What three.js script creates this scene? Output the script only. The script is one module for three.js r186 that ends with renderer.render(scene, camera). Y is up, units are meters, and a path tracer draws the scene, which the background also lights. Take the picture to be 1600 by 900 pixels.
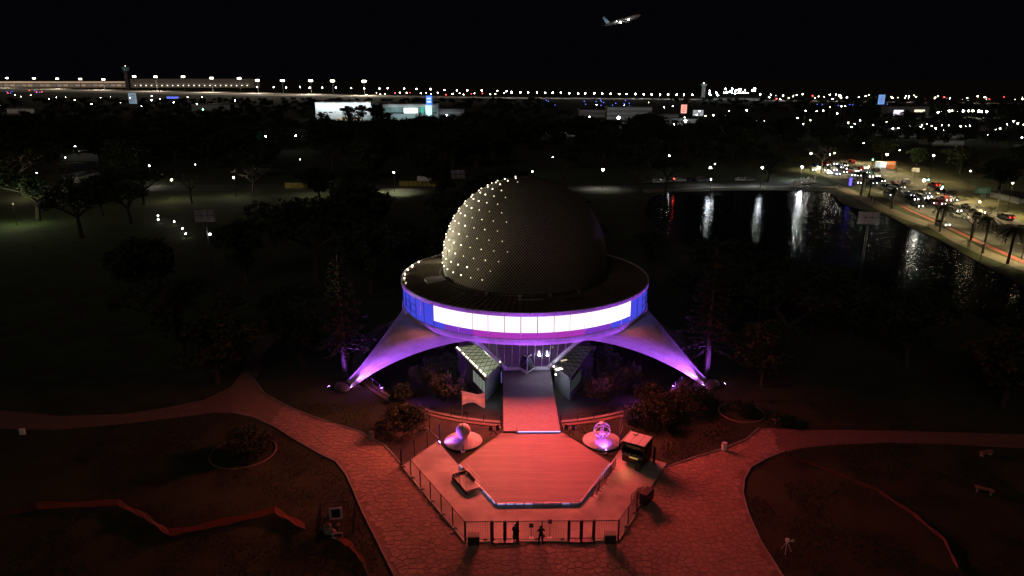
import * as THREE from 'three';
import { mergeGeometries } from 'three/addons/utils/BufferGeometryUtils.js';
import { RoundedBoxGeometry } from 'three/addons/geometries/RoundedBoxGeometry.js';
import { MarchingCubes } from 'three/addons/objects/MarchingCubes.js';
import { RectAreaLightUniformsLib } from 'three/addons/lights/RectAreaLightUniformsLib.js';
RectAreaLightUniformsLib.init();

// ---------- camera, night sky, weak city glow, exposure ----------
const scene = new THREE.Scene();
const camera = new THREE.PerspectiveCamera(44.5, 16 / 9, 0.5, 9000);
camera.position.set(-3.3, 38, 96.2);
camera.rotation.set(0, 0, 0, 'YXZ');
camera.rotation.order = 'YXZ';
camera.rotation.y = -0.0157;
camera.rotation.x = -0.2915;
scene.add(camera);
const renderer = new THREE.WebGLRenderer({ antialias: true });
renderer.toneMapping = THREE.LinearToneMapping;
renderer.toneMappingExposure = 1;
renderer.shadowMap.enabled = true;
{
  const w = 64, h = 32, d = new Float32Array(w * h * 4);
  for (let i = 0; i < w * h; i++) d.set([0.0011, 0.0009, 0.0017, 1], i * 4);
  const t = new THREE.DataTexture(d, w, h, THREE.RGBAFormat, THREE.FloatType);
  t.mapping = THREE.EquirectangularReflectionMapping; t.needsUpdate = true;
  scene.background = t; scene.environment = t;
}
// the glow of the city behind the viewer: very weak, very soft
const cityGlow = new THREE.DirectionalLight(0xffe2cc, 0.17);
cityGlow.position.set(-60, 110, 160); cityGlow.target.position.set(0, 0, 0);
cityGlow.shadow.radius = 60; cityGlow.castShadow = true; cityGlow.name = 'city_glow';
Object.assign(cityGlow.shadow.camera, { left: -300, right: 300, top: 300, bottom: -300, far: 900 });
scene.add(cityGlow, cityGlow.target);

// ---------- survey: a pixel of the 1600 x 900 photograph to the point on the ground plane (or at height h) ----------
const EYE = new THREE.Vector3(-3.3, 38, 96.2), F = 1100, CP = Math.cos(0.29147), SP = Math.sin(0.29147), CY = Math.cos(0.0157), SY = Math.sin(0.0157);
function ray(px, py) {
  const x = (px - 800) / F, y = (450 - py) / F, z = -1, y2 = y * CP + z * SP, z2 = z * CP - y * SP;
  return new THREE.Vector3(x * CY - z2 * SY, y2, x * SY + z2 * CY);
}
function G(px, py, h = 0) { const d = ray(px, py), t = (h - EYE.y) / d.y; return [EYE.x + d.x * t, EYE.z + d.z * t]; }
// the height at which something standing on ground point (x, z) reaches picture row py
function heightAt(x, z, py) { const dist = (z - EYE.z) * -CY - (x - EYE.x) * -SY, a = Math.atan2(SP, CP) + Math.atan((py - 450) / F); return EYE.y - dist * Math.tan(a); }
const shapePx = (list) => list.map(([x, y]) => G(x, y));

// ---------- helpers ----------
let seed = 7;
const rnd = () => { seed = (seed + 0x6d2b79f5) | 0; let t = Math.imul(seed ^ (seed >>> 15), 1 | seed); t = (t + Math.imul(t ^ (t >>> 7), 61 | t)) ^ t; return ((t ^ (t >>> 14)) >>> 0) / 4294967296; };
const rr = (a, b) => a + (b - a) * rnd();
const hash2 = (x, y) => { const s = Math.sin(x * 127.1 + y * 311.7) * 43758.5453; return s - Math.floor(s); };
function vnoise(x, y, n) {
  const xi = Math.floor(x), yi = Math.floor(y), u = x - xi, v = y - yi, s = u * u * (3 - 2 * u), t = v * v * (3 - 2 * v), m = (k) => ((k % n) + n) % n;
  const a = hash2(m(xi), m(yi)), b = hash2(m(xi + 1), m(yi)), c = hash2(m(xi), m(yi + 1)), d = hash2(m(xi + 1), m(yi + 1));
  return a + (b - a) * s + (c - a) * t + (a - b - c + d) * s * t;
}
const fbm = (x, y, n, o = 4) => { let f = 0, a = 0.5; for (let i = 0; i < o; i++) { f += a * vnoise(x + i * 3, y + i * 7, n); x *= 2; y *= 2; n *= 2; a *= 0.5; } return f; };
// grain: a repeating texture of grain and blotches, multiplied with the material's colour; metres = real size of one repeat
function grainTex(metres, lo, hi, { cells = 6, fine = 0.25, size = 256, stretch = 1 } = {}) {
  const d = new Uint8Array(size * size * 4);
  for (let y = 0; y < size; y++) for (let x = 0; x < size; x++) {
    let f = fbm((x / size) * cells, (y / size) * cells * stretch, cells, 5) * (1 - fine) + hash2(x * 1.3, y * 2.1) * fine;
    f = Math.min(1, Math.max(0, (f - 0.3) * 2.2));
    const v = Math.round(255 * (lo + (hi - lo) * f));
    d.set([v, v, v, 255], (y * size + x) * 4);
  }
  const t = new THREE.DataTexture(d, size, size);
  t.wrapS = t.wrapT = THREE.RepeatWrapping; t.magFilter = THREE.LinearFilter; t.minFilter = THREE.LinearMipmapLinearFilter;
  t.repeat.set(1 / metres, 1 / metres); t.needsUpdate = true;
  return t;
}
function formTex() { // board marks of the formwork: a fine ridge every quarter metre, with a cross joint now and then
  const n = 256, d = new Uint8Array(n * n * 4);
  for (let y = 0; y < n; y++) for (let x = 0; x < n; x++) { const b = (x / n) * 8, f = b - Math.floor(b), cross = Math.abs(((y / n) * 2 + hash2(Math.floor(b), 3)) % 1 - 0.5) < 0.012, v = f < 0.07 || cross ? 30 : 150 + 60 * hash2(Math.floor(b), 1) + 40 * hash2(x, y); d.set([v, v, v, 255], (y * n + x) * 4); }
  const t = new THREE.DataTexture(d, n, n); t.wrapS = t.wrapT = THREE.RepeatWrapping; t.magFilter = THREE.LinearFilter; t.repeat.set(0.25, 0.25); t.needsUpdate = true; return t;
}
const TEX = { form: formTex(), stain: grainTex(6.7, 0.72, 1, { cells: 5, fine: 0.12, size: 512, stretch: 2 }), coarse: grainTex(11, 0.45, 1, { cells: 5, fine: 0.15 }), fine: grainTex(2.3, 0.6, 1, { cells: 8, fine: 0.4 }), turf: grainTex(19, 0.25, 1, { cells: 8, fine: 0.35, size: 512 }), wood: grainTex(9.3, 0.7, 1, { cells: 9, fine: 0.35, stretch: 8 }), ripple: grainTex(9, 0, 1, { cells: 14, fine: 0.02, size: 512 }) };
function M(name, rgb, o = {}) {
  const { e, tex, bump, ...rest } = o;
  const m = new THREE.MeshPhysicalMaterial({ roughness: 0.8, ...rest });
  m.name = name; m.color.setRGB(...rgb);
  if (e) { m.emissive.setRGB(...e); }
  if (tex) m.map = TEX[tex];
  if (bump) { m.bumpMap = TEX[bump[0]]; m.bumpScale = bump[1]; }
  return m;
}
const taken = new Map();
function numbered(n) { const k = taken.get(n) ?? 0; taken.set(n, k + 1); return k ? `${n}_${String(k).padStart(3, '0')}` : n; }
function tag(o, label, category, group, kind) { Object.assign(o.userData, { label, category }); if (group) o.userData.group = group; if (kind) o.userData.kind = kind; return o; }
function thing(name, label, category, [x, y, z] = [0, 0, 0], turn = 0, group) {
  const o = new THREE.Group(); o.name = numbered(name); o.position.set(x, y, z); o.rotation.y = turn; scene.add(o);
  return tag(o, label, category, group);
}
// uv in metres from the dominant direction of each face
function metreUV(g) {
  if (g.index) g = g.toNonIndexed();
  const p = g.attributes.position, uv = new Float32Array(p.count * 2);
  for (let i = 0; i < p.count; i += 3) {
    const a = new THREE.Vector3().fromBufferAttribute(p, i), b = new THREE.Vector3().fromBufferAttribute(p, i + 1), c = new THREE.Vector3().fromBufferAttribute(p, i + 2);
    const n = b.clone().sub(a).cross(c.clone().sub(a)), ax = Math.abs(n.x), ay = Math.abs(n.y), az = Math.abs(n.z);
    [a, b, c].forEach((v, k) => { const q = ay >= ax && ay >= az ? [v.x, v.z] : ax > az ? [v.z, v.y] : [v.x, v.y]; uv[(i + k) * 2] = q[0]; uv[(i + k) * 2 + 1] = q[1]; });
  }
  g.setAttribute('uv', new THREE.BufferAttribute(uv, 2));
  return g;
}
function join(list) {
  const gs = [].concat(list).map((g) => { const k = g.index ? g.toNonIndexed() : g.clone(); for (const n of Object.keys(k.attributes)) if (!['position', 'normal'].includes(n)) k.deleteAttribute(n); if (!k.attributes.normal) k.computeVertexNormals(); return k; });
  return gs.length === 1 ? gs[0] : mergeGeometries(gs);
}
function part(name, geo, mat, parent, at) {
  let g = geo;
  if (Array.isArray(geo)) g = join(geo);
  if ((mat.map || mat.bumpMap) && !g.userData.metre) { g = metreUV(g); g.userData.metre = true; }
  const m = new THREE.Mesh(g, mat); m.name = parent ? name : numbered(name); m.castShadow = m.receiveShadow = true;
  if (at) m.position.set(...at);
  (parent ?? scene).add(m);
  return m;
}
function struct(name, geo, mat, label) { const m = part(name, geo, mat); m.userData.kind = 'structure'; if (label) m.userData.label = label; return m; }
const box = (w, h, d, x = 0, y = 0, z = 0, ry = 0, rx = 0, rz = 0) => { const g = new THREE.BoxGeometry(w, h, d); if (rx) g.rotateX(rx); if (rz) g.rotateZ(rz); if (ry) g.rotateY(ry); return g.translate(x, y, z); };
const rbox = (w, h, d, r, x = 0, y = 0, z = 0, ry = 0) => { const g = new RoundedBoxGeometry(w, h, d, 2, r); if (ry) g.rotateY(ry); return g.translate(x, y, z); };
const cyl = (r1, r2, h, x = 0, y = 0, z = 0, n = 12) => new THREE.CylinderGeometry(r1, r2, h, n).translate(x, y + h / 2, z);
const ball = (r, x = 0, y = 0, z = 0, n = 12) => new THREE.SphereGeometry(r, n, Math.max(6, n * 0.7 | 0)).translate(x, y, z);
const V = (x, y, z) => new THREE.Vector3(x, y, z);
function bar(a, b, r, n = 6, r2 = r) {
  const A = V(...a), B = V(...b), d = B.clone().sub(A), g = new THREE.CylinderGeometry(r2, r, d.length(), n, 1).translate(0, d.length() / 2, 0);
  g.applyQuaternion(new THREE.Quaternion().setFromUnitVectors(V(0, 1, 0), d.normalize()));
  return g.translate(A.x, A.y, A.z);
}
function beam(a, b, w, h) { const A = V(...a), B = V(...b), d = B.clone().sub(A), g = new THREE.BoxGeometry(w, h, d.length()); g.lookAt && 0; const m = new THREE.Matrix4().lookAt(B, A, V(0, 1, 0)); g.applyMatrix4(m); const c = A.add(B).multiplyScalar(0.5); return g.translate(c.x, c.y, c.z); }
// flat sheet from ground points [x, z]
function sheet(pts, y, hole) {
  const s = new THREE.Shape(pts.map(([x, z]) => new THREE.Vector2(x, -z)));
  if (hole) s.holes.push(new THREE.Path(hole.map(([x, z]) => new THREE.Vector2(x, -z))));
  return new THREE.ShapeGeometry(s).rotateX(-Math.PI / 2).translate(0, y, 0);
}
function slab(pts, y0, y1) {
  const s = new THREE.Shape(pts.map(([x, z]) => new THREE.Vector2(x, -z)));
  return new THREE.ExtrudeGeometry(s, { depth: y1 - y0, bevelEnabled: false }).rotateX(-Math.PI / 2).translate(0, y0, 0);
}
function inside([x, z], poly) { let c = false; for (let i = 0, j = poly.length - 1; i < poly.length; j = i++) { const [a, b] = poly[i], [d, e] = poly[j]; if ((b > z) !== (e > z) && x < ((d - a) * (z - b)) / (e - b) + a) c = !c; } return c; }
const smooth = (pts, closed, n) => new THREE.CatmullRomCurve3(pts.map(([x, z]) => V(x, 0, z)), closed, 'centripetal').getPoints(n).map((v) => [v.x, v.z]);
function ribbon(pts, w, y0, y1) { // upright strip with thickness along a line on the ground
  const gs = [];
  for (let i = 0; i < pts.length - 1; i++) { const [a, b] = pts[i], [c, d] = pts[i + 1]; gs.push(beam([a, (y0 + y1) / 2, b], [c, (y0 + y1) / 2, d], w, y1 - y0)); }
  return join(gs);
}
function spot(parent, [x, y, z], [tx, ty, tz], rgb, intensity, half, penumbra = 0.6, radius = 6) {
  const l = new THREE.SpotLight(0xffffff, intensity, 0, half, penumbra, 2); l.color.setRGB(...rgb); l.position.set(x, y, z); l.target.position.set(tx, ty, tz); l.castShadow = true; l.shadow.radius = radius; l.name = 'spot_light'; parent.add(l, l.target); return l;
}
function point(parent, [x, y, z], rgb, intensity, radius = 6) { const l = new THREE.PointLight(0xffffff, intensity); l.color.setRGB(...rgb); l.position.set(x, y, z); l.castShadow = true; l.shadow.radius = radius; l.name = 'point_light'; parent.add(l); return l; }

// ---------- materials ----------
const MT = {
  turf: M('turf', [0.034, 0.05, 0.01], { roughness: 1, tex: 'turf', bump: ['turf', 0.08] }),
  soil: M('soil', [0.06, 0.045, 0.03], { roughness: 1, tex: 'turf', bump: ['turf', 0.06] }),
  asphalt: M('asphalt', [0.095, 0.09, 0.08], { roughness: 0.85, tex: 'coarse' }),
  pathway: M('pathway', [0.2, 0.125, 0.105], { roughness: 0.9, tex: 'fine', bump: ['fine', 0.02] }),
  mortar: M('mortar', [0.26, 0.16, 0.12], { roughness: 1, tex: 'fine' }),
  stones: [[0.41, 0.25, 0.19], [0.39, 0.235, 0.18], [0.43, 0.262, 0.2], [0.37, 0.222, 0.172]].map((c, i) => M('paving_stone_' + i, c, { roughness: 0.85, tex: 'fine', bump: ['fine', 0.012] })),
  apron: M('apron_concrete', [0.6, 0.54, 0.46], { roughness: 0.75, tex: 'coarse', bump: ['fine', 0.006] }),
  boards: [[0.21, 0.135, 0.115], [0.195, 0.127, 0.11], [0.225, 0.145, 0.12]].map((c, i) => M('deck_board_' + i, c, { roughness: 0.62, tex: 'wood' })),
  ramp: M('ramp_concrete', [0.22, 0.17, 0.2], { roughness: 0.7, tex: 'fine' }),
  concrete: M('pale_concrete', [0.52, 0.5, 0.5], { roughness: 0.88, tex: 'stain', bump: ['form', 0.03] }),
  fascia: M('painted_fascia', [0.62, 0.6, 0.63], { roughness: 0.6, tex: 'fine' }),
  roof: M('roof_sheet', [0.12, 0.09, 0.068], { roughness: 0.55, tex: 'coarse' }),
  dome: M('dome_aluminium', [0.42, 0.38, 0.31], { roughness: 0.6, metalness: 0.1, tex: 'fine' }),
  hole: M('dome_perforation', [0.035, 0.032, 0.03], { roughness: 0.9 }),
  black: M('black_metal', [0.018, 0.017, 0.017], { roughness: 0.5 }),
  steel: M('steel', [0.4, 0.4, 0.41], { roughness: 0.4, metalness: 0.7 }),
  dark: M('dark_metal', [0.04, 0.038, 0.038], { roughness: 0.45, metalness: 0.4 }),
  glass: M('dark_glass', [0.02, 0.02, 0.03], { roughness: 0.08, specularIntensity: 1 }),
  blueGlass: M('blue_lit_window', [0.03, 0.03, 0.1], { roughness: 0.15, e: [0.045, 0.06, 0.62] }),
  violetGlass: M('violet_spill_glow', [0.06, 0.03, 0.1], { roughness: 0.15, e: [0.16, 0.03, 0.4] }),  // unlit glass below the screen; its violet spill is put into the emission
  pinkGlass: M('pink_spill_glow', [0.08, 0.03, 0.08], { roughness: 0.15, e: [0.34, 0.03, 0.36] }),  // same strip nearer the middle, pink screen spill painted as emission
  dimWindow: M('dim_violet_window', [0.02, 0.015, 0.03], { roughness: 0.1, e: [0.028, 0.01, 0.04] }),
  screen: M('led_screen', [0.05, 0.05, 0.05], { roughness: 0.5, e: [1.5, 1.22, 1.34] }),
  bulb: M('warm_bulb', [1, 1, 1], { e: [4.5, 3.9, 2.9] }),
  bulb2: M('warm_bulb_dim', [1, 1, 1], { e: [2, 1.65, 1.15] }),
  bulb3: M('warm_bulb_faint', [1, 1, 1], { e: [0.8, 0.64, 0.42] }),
  bulbOff: M('bulb_housing', [0.25, 0.23, 0.2], { roughness: 0.3 }),
  lampWhite: M('white_lamp', [1, 1, 1], { e: [40, 38, 34] }),
  lampCool: M('cool_lamp', [1, 1, 1], { e: [85, 92, 98] }),
  lampWarm: M('warm_lamp', [1, 1, 1], { e: [40, 33, 20] }),
  lampGreen: M('green_lamp', [1, 1, 1], { e: [4, 24, 16] }),
  lampRed: M('red_lamp', [1, 0.2, 0.2], { e: [14, 0.8, 0.5] }),
  lampBlue: M('blue_lamp', [0.2, 0.2, 1], { e: [0.5, 0.7, 4] }),
  lampPurple: M('purple_lamp', [1, 1, 1], { e: [16, 7, 26] }),
  strip: M('blue_white_light_strip', [0.9, 0.9, 1], { e: [0.55, 0.62, 1.5] }),
  stripSoft: M('soft_light_strip', [0.5, 0.5, 0.6], { e: [0.22, 0.25, 0.6] }),
  stripDim: M('dim_light_strip', [0.3, 0.3, 0.4], { e: [0.035, 0.04, 0.13] }),
  bark: M('bark', [0.06, 0.05, 0.042], { roughness: 1, tex: 'fine', bump: ['fine', 0.03] }),
  paleBark: M('pale_bark', [0.085, 0.07, 0.058], { roughness: 1, tex: 'fine', bump: ['fine', 0.03] }),
  leafA: M('dark_leaf', [0.018, 0.027, 0.01], { roughness: 0.9, side: THREE.DoubleSide }),
  leafB: M('mid_leaf', [0.018, 0.036, 0.01], { roughness: 0.9, side: THREE.DoubleSide }),
  leafC: M('olive_leaf', [0.024, 0.036, 0.012], { roughness: 0.9, side: THREE.DoubleSide }),
  white: M('white_paint', [0.75, 0.75, 0.74], { roughness: 0.5 }),
  water: M('lake_water', [0.004, 0.005, 0.006], { roughness: 0.035, ior: 1.33, bump: ['ripple', 0.03] }),
  kerb: M('kerb_stone', [0.3, 0.28, 0.26], { roughness: 0.9, tex: 'fine' }),
};

// ================= GROUND, PATHS, LAKE, ROADS =================
const ring = (r, n = 96) => Array.from({ length: n }, (_, i) => [r * Math.cos((i / n) * 2 * Math.PI), r * Math.sin((i / n) * 2 * Math.PI)]);
struct('ground', sheet([[-5000, -7500], [5000, -7500], [5000, 400], [-5000, 400]], 0, ring(23.6)), MT.turf, 'dark grassy park ground');
struct('court_floor', new THREE.CircleGeometry(23.7, 64).rotateX(-Math.PI / 2).translate(0, -1.2, 0), MT.soil, 'sunken planted court around the planetarium');

const plazaPx = [[361, 605], [378, 581], [389, 583], [415, 617], [453, 637], [499, 655], [540, 668], [567, 677], [601, 696], [631, 730], [728, 846], [965, 846], [1003, 788], [1020, 742], [1042, 730], [1091, 713], [1129, 702], [1167, 686], [1186, 669], [1212, 669], [1227, 705], [1197, 717], [1174, 730], [1163, 749], [1161, 771], [1170, 805], [1189, 847], [1226, 905], [1262, 960], [595, 960], [616, 900], [586, 840], [567, 802], [551, 764], [540, 741], [525, 722], [499, 709], [465, 690], [427, 666], [397, 652], [363, 645]];
const plazaPts = shapePx(plazaPx);
const plaza = struct('plaza_paving', slab(plazaPts, -0.05, 0.012), MT.mortar, 'crazy paved plaza in front of the fence');
const westPath = shapePx([[361, 605], [318, 625], [260, 637], [196, 647], [92, 650], [0, 641], [-80, 632], [-80, 668], [0, 670], [87, 672], [202, 662], [289, 651], [332, 645], [363, 645]]);
struct('west_path', slab(westPath, -0.05, 0.014), MT.pathway, 'path leading away to the west');
const northPath = shapePx([[361, 605], [378, 581], [388, 556], [404, 527], [440, 505], [468, 506], [430, 532], [408, 560], [402, 590], [389, 583]]);
struct('north_path', slab(northPath, -0.05, 0.009), MT.pathway, 'dark path curving up behind the plaza');
const eastPath = shapePx([[1186, 669], [1250, 672], [1320, 672], [1467, 675], [1640, 680], [1640, 703], [1480, 694], [1387, 692], [1307, 695], [1253, 700], [1216, 710]]);
struct('east_path', slab(eastPath, -0.05, 0.014), MT.pathway, 'path leading away to the east');

// crazy paving: cells of a jittered lattice, each stone with its own outline, joint and thickness
{
  const S = 0.63, x0 = -31, z0 = 15, nx = 96, nz = 71, pts = [];
  const hexApron = [[-10.3, 27.5], [-13.5, 32.6], [-6.5, 44.85], [6.6, 44.85], [13.5, 32.6], [10.3, 27.5]];
  for (let j = 0; j < nz; j++) { pts.push([]); for (let i = 0; i < nx; i++) pts[j].push([x0 + (i + 0.5 + rr(-0.46, 0.46)) * S, z0 + (j + 0.5 + rr(-0.46, 0.46)) * S]); }
  const stones = [];
  for (let j = 0; j < nz; j++) for (let i = 0; i < nx; i++) {
    const c = pts[j][i];
    if (i < 2 || j < 2 || i > nx - 3 || j > nz - 3 || !inside(c, plazaPts) || inside(c, hexApron)) continue;
    let poly = [[c[0] - 1.5, c[1] - 1.5], [c[0] + 1.5, c[1] - 1.5], [c[0] + 1.5, c[1] + 1.5], [c[0] - 1.5, c[1] + 1.5]];
    for (let b = -2; b <= 2; b++) for (let a = -2; a <= 2; a++) {
      const q = pts[j + b]?.[i + a]; if (!q || (!a && !b)) continue;
      const nxx = q[0] - c[0], nzz = q[1] - c[1], L = Math.hypot(nxx, nzz), ux = nxx / L, uz = nzz / L, lim = L / 2 - 0.022, next = [];
      for (let k = 0; k < poly.length; k++) {
        const P = poly[k], Q = poly[(k + 1) % poly.length], dp = (P[0] - c[0]) * ux + (P[1] - c[1]) * uz - lim, dq = (Q[0] - c[0]) * ux + (Q[1] - c[1]) * uz - lim;
        if (dp <= 0) next.push(P);
        if (dp * dq < 0) { const t = dp / (dp - dq); next.push([P[0] + (Q[0] - P[0]) * t, P[1] + (Q[1] - P[1]) * t]); }
      }
      poly = next;
    }
    if (poly.length < 3 || !poly.every((p) => inside(p, plazaPts))) continue;
    const y = 0.03 + rr(0, 0.022), cx = poly.reduce((s, p) => s + p[0], 0) / poly.length, cz = poly.reduce((s, p) => s + p[1], 0) / poly.length;
    const pos = [], inn = poly.map(([x, z]) => [cx + (x - cx) * 0.95, cz + (z - cz) * 0.95]), t1 = rr(-0.012, 0.012), t2 = rr(-0.012, 0.012);
    const H = ([x, z]) => y + (x - cx) * t1 + (z - cz) * t2;
    for (let k = 0; k < poly.length; k++) {
      const a = inn[k], b = inn[(k + 1) % inn.length], A = poly[k], B = poly[(k + 1) % poly.length];
      pos.push(cx, y, cz, b[0], H(b), b[1], a[0], H(a), a[1]);
      pos.push(a[0], H(a), a[1], b[0], H(b), b[1], B[0], 0, B[1], a[0], H(a), a[1], B[0], 0, B[1], A[0], 0, A[1]);
    }
    let g = new THREE.BufferGeometry(); g.setAttribute('position', new THREE.Float32BufferAttribute(pos, 3)); g.computeVertexNormals();
    const seen = c[1] < 56 && Math.abs(c[0]) < 24;
    stones.push({ g, near: seen ? Math.hypot(c[0] + 3, c[1] - 96) : 999, m: Math.floor(rnd() * 4) });
  }
  stones.sort((a, b) => a.near - b.near);
  stones.slice(0, 300).forEach((s) => part('paving_stone', s.g, MT.stones[s.m], plaza));
  const rest = [0, 1, 2, 3].map((k) => stones.slice(300).filter((s) => s.m === k).map((s) => s.g));
  rest.forEach((gs, k) => { if (gs.length) part('paving_stones', gs, MT.stones[k], plaza).userData.kind = 'stuff'; });
}
// kerb edging along the plaza lawns
const kerb = struct('kerb', join([ribbon(plazaPts.slice(1, 10), 0.14, 0, 0.1), ribbon(plazaPts.slice(14, 19), 0.14, 0, 0.1), ribbon(plazaPts.slice(20, 29), 0.14, 0, 0.1), ribbon(plazaPts.slice(29), 0.14, 0, 0.1)]), MT.kerb, 'low stone kerb edging the lawns');

// the lake
const lakePts = smooth(shapePx([[1008, 322], [1032, 303], [1100, 299], [1180, 298], [1240, 298], [1290, 300], [1318, 318], [1345, 328], [1378, 334], [1420, 354], [1470, 376], [1530, 410], [1600, 448], [1680, 490], [1650, 540], [1580, 520], [1500, 486], [1400, 458], [1300, 442], [1222, 424], [1165, 405], [1110, 396], [1050, 372], [1015, 346]]), true, 110);
struct('lake', sheet(lakePts, 0.03), MT.water, 'dark park lake reflecting the lamps');
struct('lake_bank', ribbon([...lakePts, lakePts[0]], 0.3, -0.1, 0.14), MT.soil, 'stone edge of the lake');

// the avenue with its verges
const roadPts = shapePx([[1262, 263], [1312, 287], [1379, 304], [1419, 324], [1471, 347], [1529, 373], [1600, 404], [1680, 440], [1690, 400], [1600, 348], [1529, 321], [1500, 310], [1460, 284], [1413, 272], [1379, 262], [1356, 254], [1327, 249], [1290, 250]]);
struct('avenue_road', sheet(roadPts, 0.02), MT.asphalt, 'wide asphalt avenue with evening traffic');
struct('avenue_verge', sheet(shapePx([[1262, 263], [1290, 250], [1327, 249], [1356, 254], [1379, 262], [1413, 272], [1460, 284], [1500, 310], [1529, 321], [1600, 348], [1690, 400], [1690, 360], [1600, 318], [1520, 290], [1470, 266], [1400, 250], [1340, 238], [1250, 246]]), 0.012), M('dry_verge', [0.1, 0.095, 0.04], { roughness: 1, tex: 'turf', bump: ['turf', 0.05] }), 'grass verge beyond the avenue');
struct('lakeside_path', sheet(shapePx([[1302, 292], [1345, 314], [1376, 330], [1420, 345], [1455, 357], [1490, 378], [1530, 397], [1600, 424], [1680, 458], [1680, 446], [1600, 413], [1530, 386], [1495, 367], [1460, 349], [1420, 336], [1385, 322], [1350, 304], [1310, 288]]), 0.016), M('pale_path', [0.15, 0.125, 0.09], { roughness: 0.9, tex: 'fine' }), 'pale footpath between lake and avenue');
struct('cycle_path', sheet(shapePx([[1379, 305.5], [1419, 326], [1471, 349], [1529, 375.5], [1600, 407], [1680, 443], [1680, 449], [1600, 412.5], [1529, 380], [1471, 352], [1419, 328.5]]), 0.024), M('red_cycle_path', [0.28, 0.06, 0.05], { roughness: 0.85, tex: 'fine' }), 'red cycle path beside the avenue');
{
  const gs = [], a = shapePx([[1300, 274], [1379, 288], [1440, 312], [1529, 352], [1600, 384]]), b = shapePx([[1330, 261], [1379, 273], [1440, 292], [1529, 333], [1600, 362]]);
  for (const line of [a, b]) { const p = smooth(line, false, 60); for (let i = 0; i < 60; i += 2) gs.push(beam([p[i][0], 0.027, p[i][1]], [p[i + 1][0], 0.027, p[i + 1][1]], 0.2, 0.004)); }
  struct('lane_markings', join(gs), MT.white, 'dashed white lane markings on the avenue');
}
// the street behind the planetarium, lit in patches
const streetPts = shapePx([[-60, 300], [200, 299], [430, 297], [650, 298], [820, 299], [1000, 297], [1150, 291], [1262, 287], [1262, 281], [1150, 285], [1000, 290], [820, 290], [650, 289], [430, 288], [200, 290], [-60, 290]]);
struct('park_street', sheet(streetPts, 0.018), MT.asphalt, 'narrow street crossing the park behind the planetarium');
struct('shore_path', sheet(shapePx([[1010, 302], [1100, 294], [1180, 293], [1240, 293], [1245, 289.5], [1180, 289.5], [1100, 290], [1000, 297]]), 0.014), M('shore_sand', [0.2, 0.17, 0.13], { roughness: 0.95, tex: 'fine' }), 'lit path along the far shore');
struct('airfield_apron', sheet(shapePx([[-100, 143], [100, 144], [250, 147], [400, 150], [560, 151], [800, 154.5], [1000, 155.5], [1300, 159], [1700, 165], [1700, 163], [1300, 157.5], [1000, 153.5], [800, 152.5], [560, 147.5], [400, 144.5], [250, 141.5], [100, 138.5], [-100, 136]]), 0.2), M('airfield_concrete', [0.42, 0.38, 0.33], { roughness: 0.9 }), 'lit concrete apron of the distant airfield');

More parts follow.
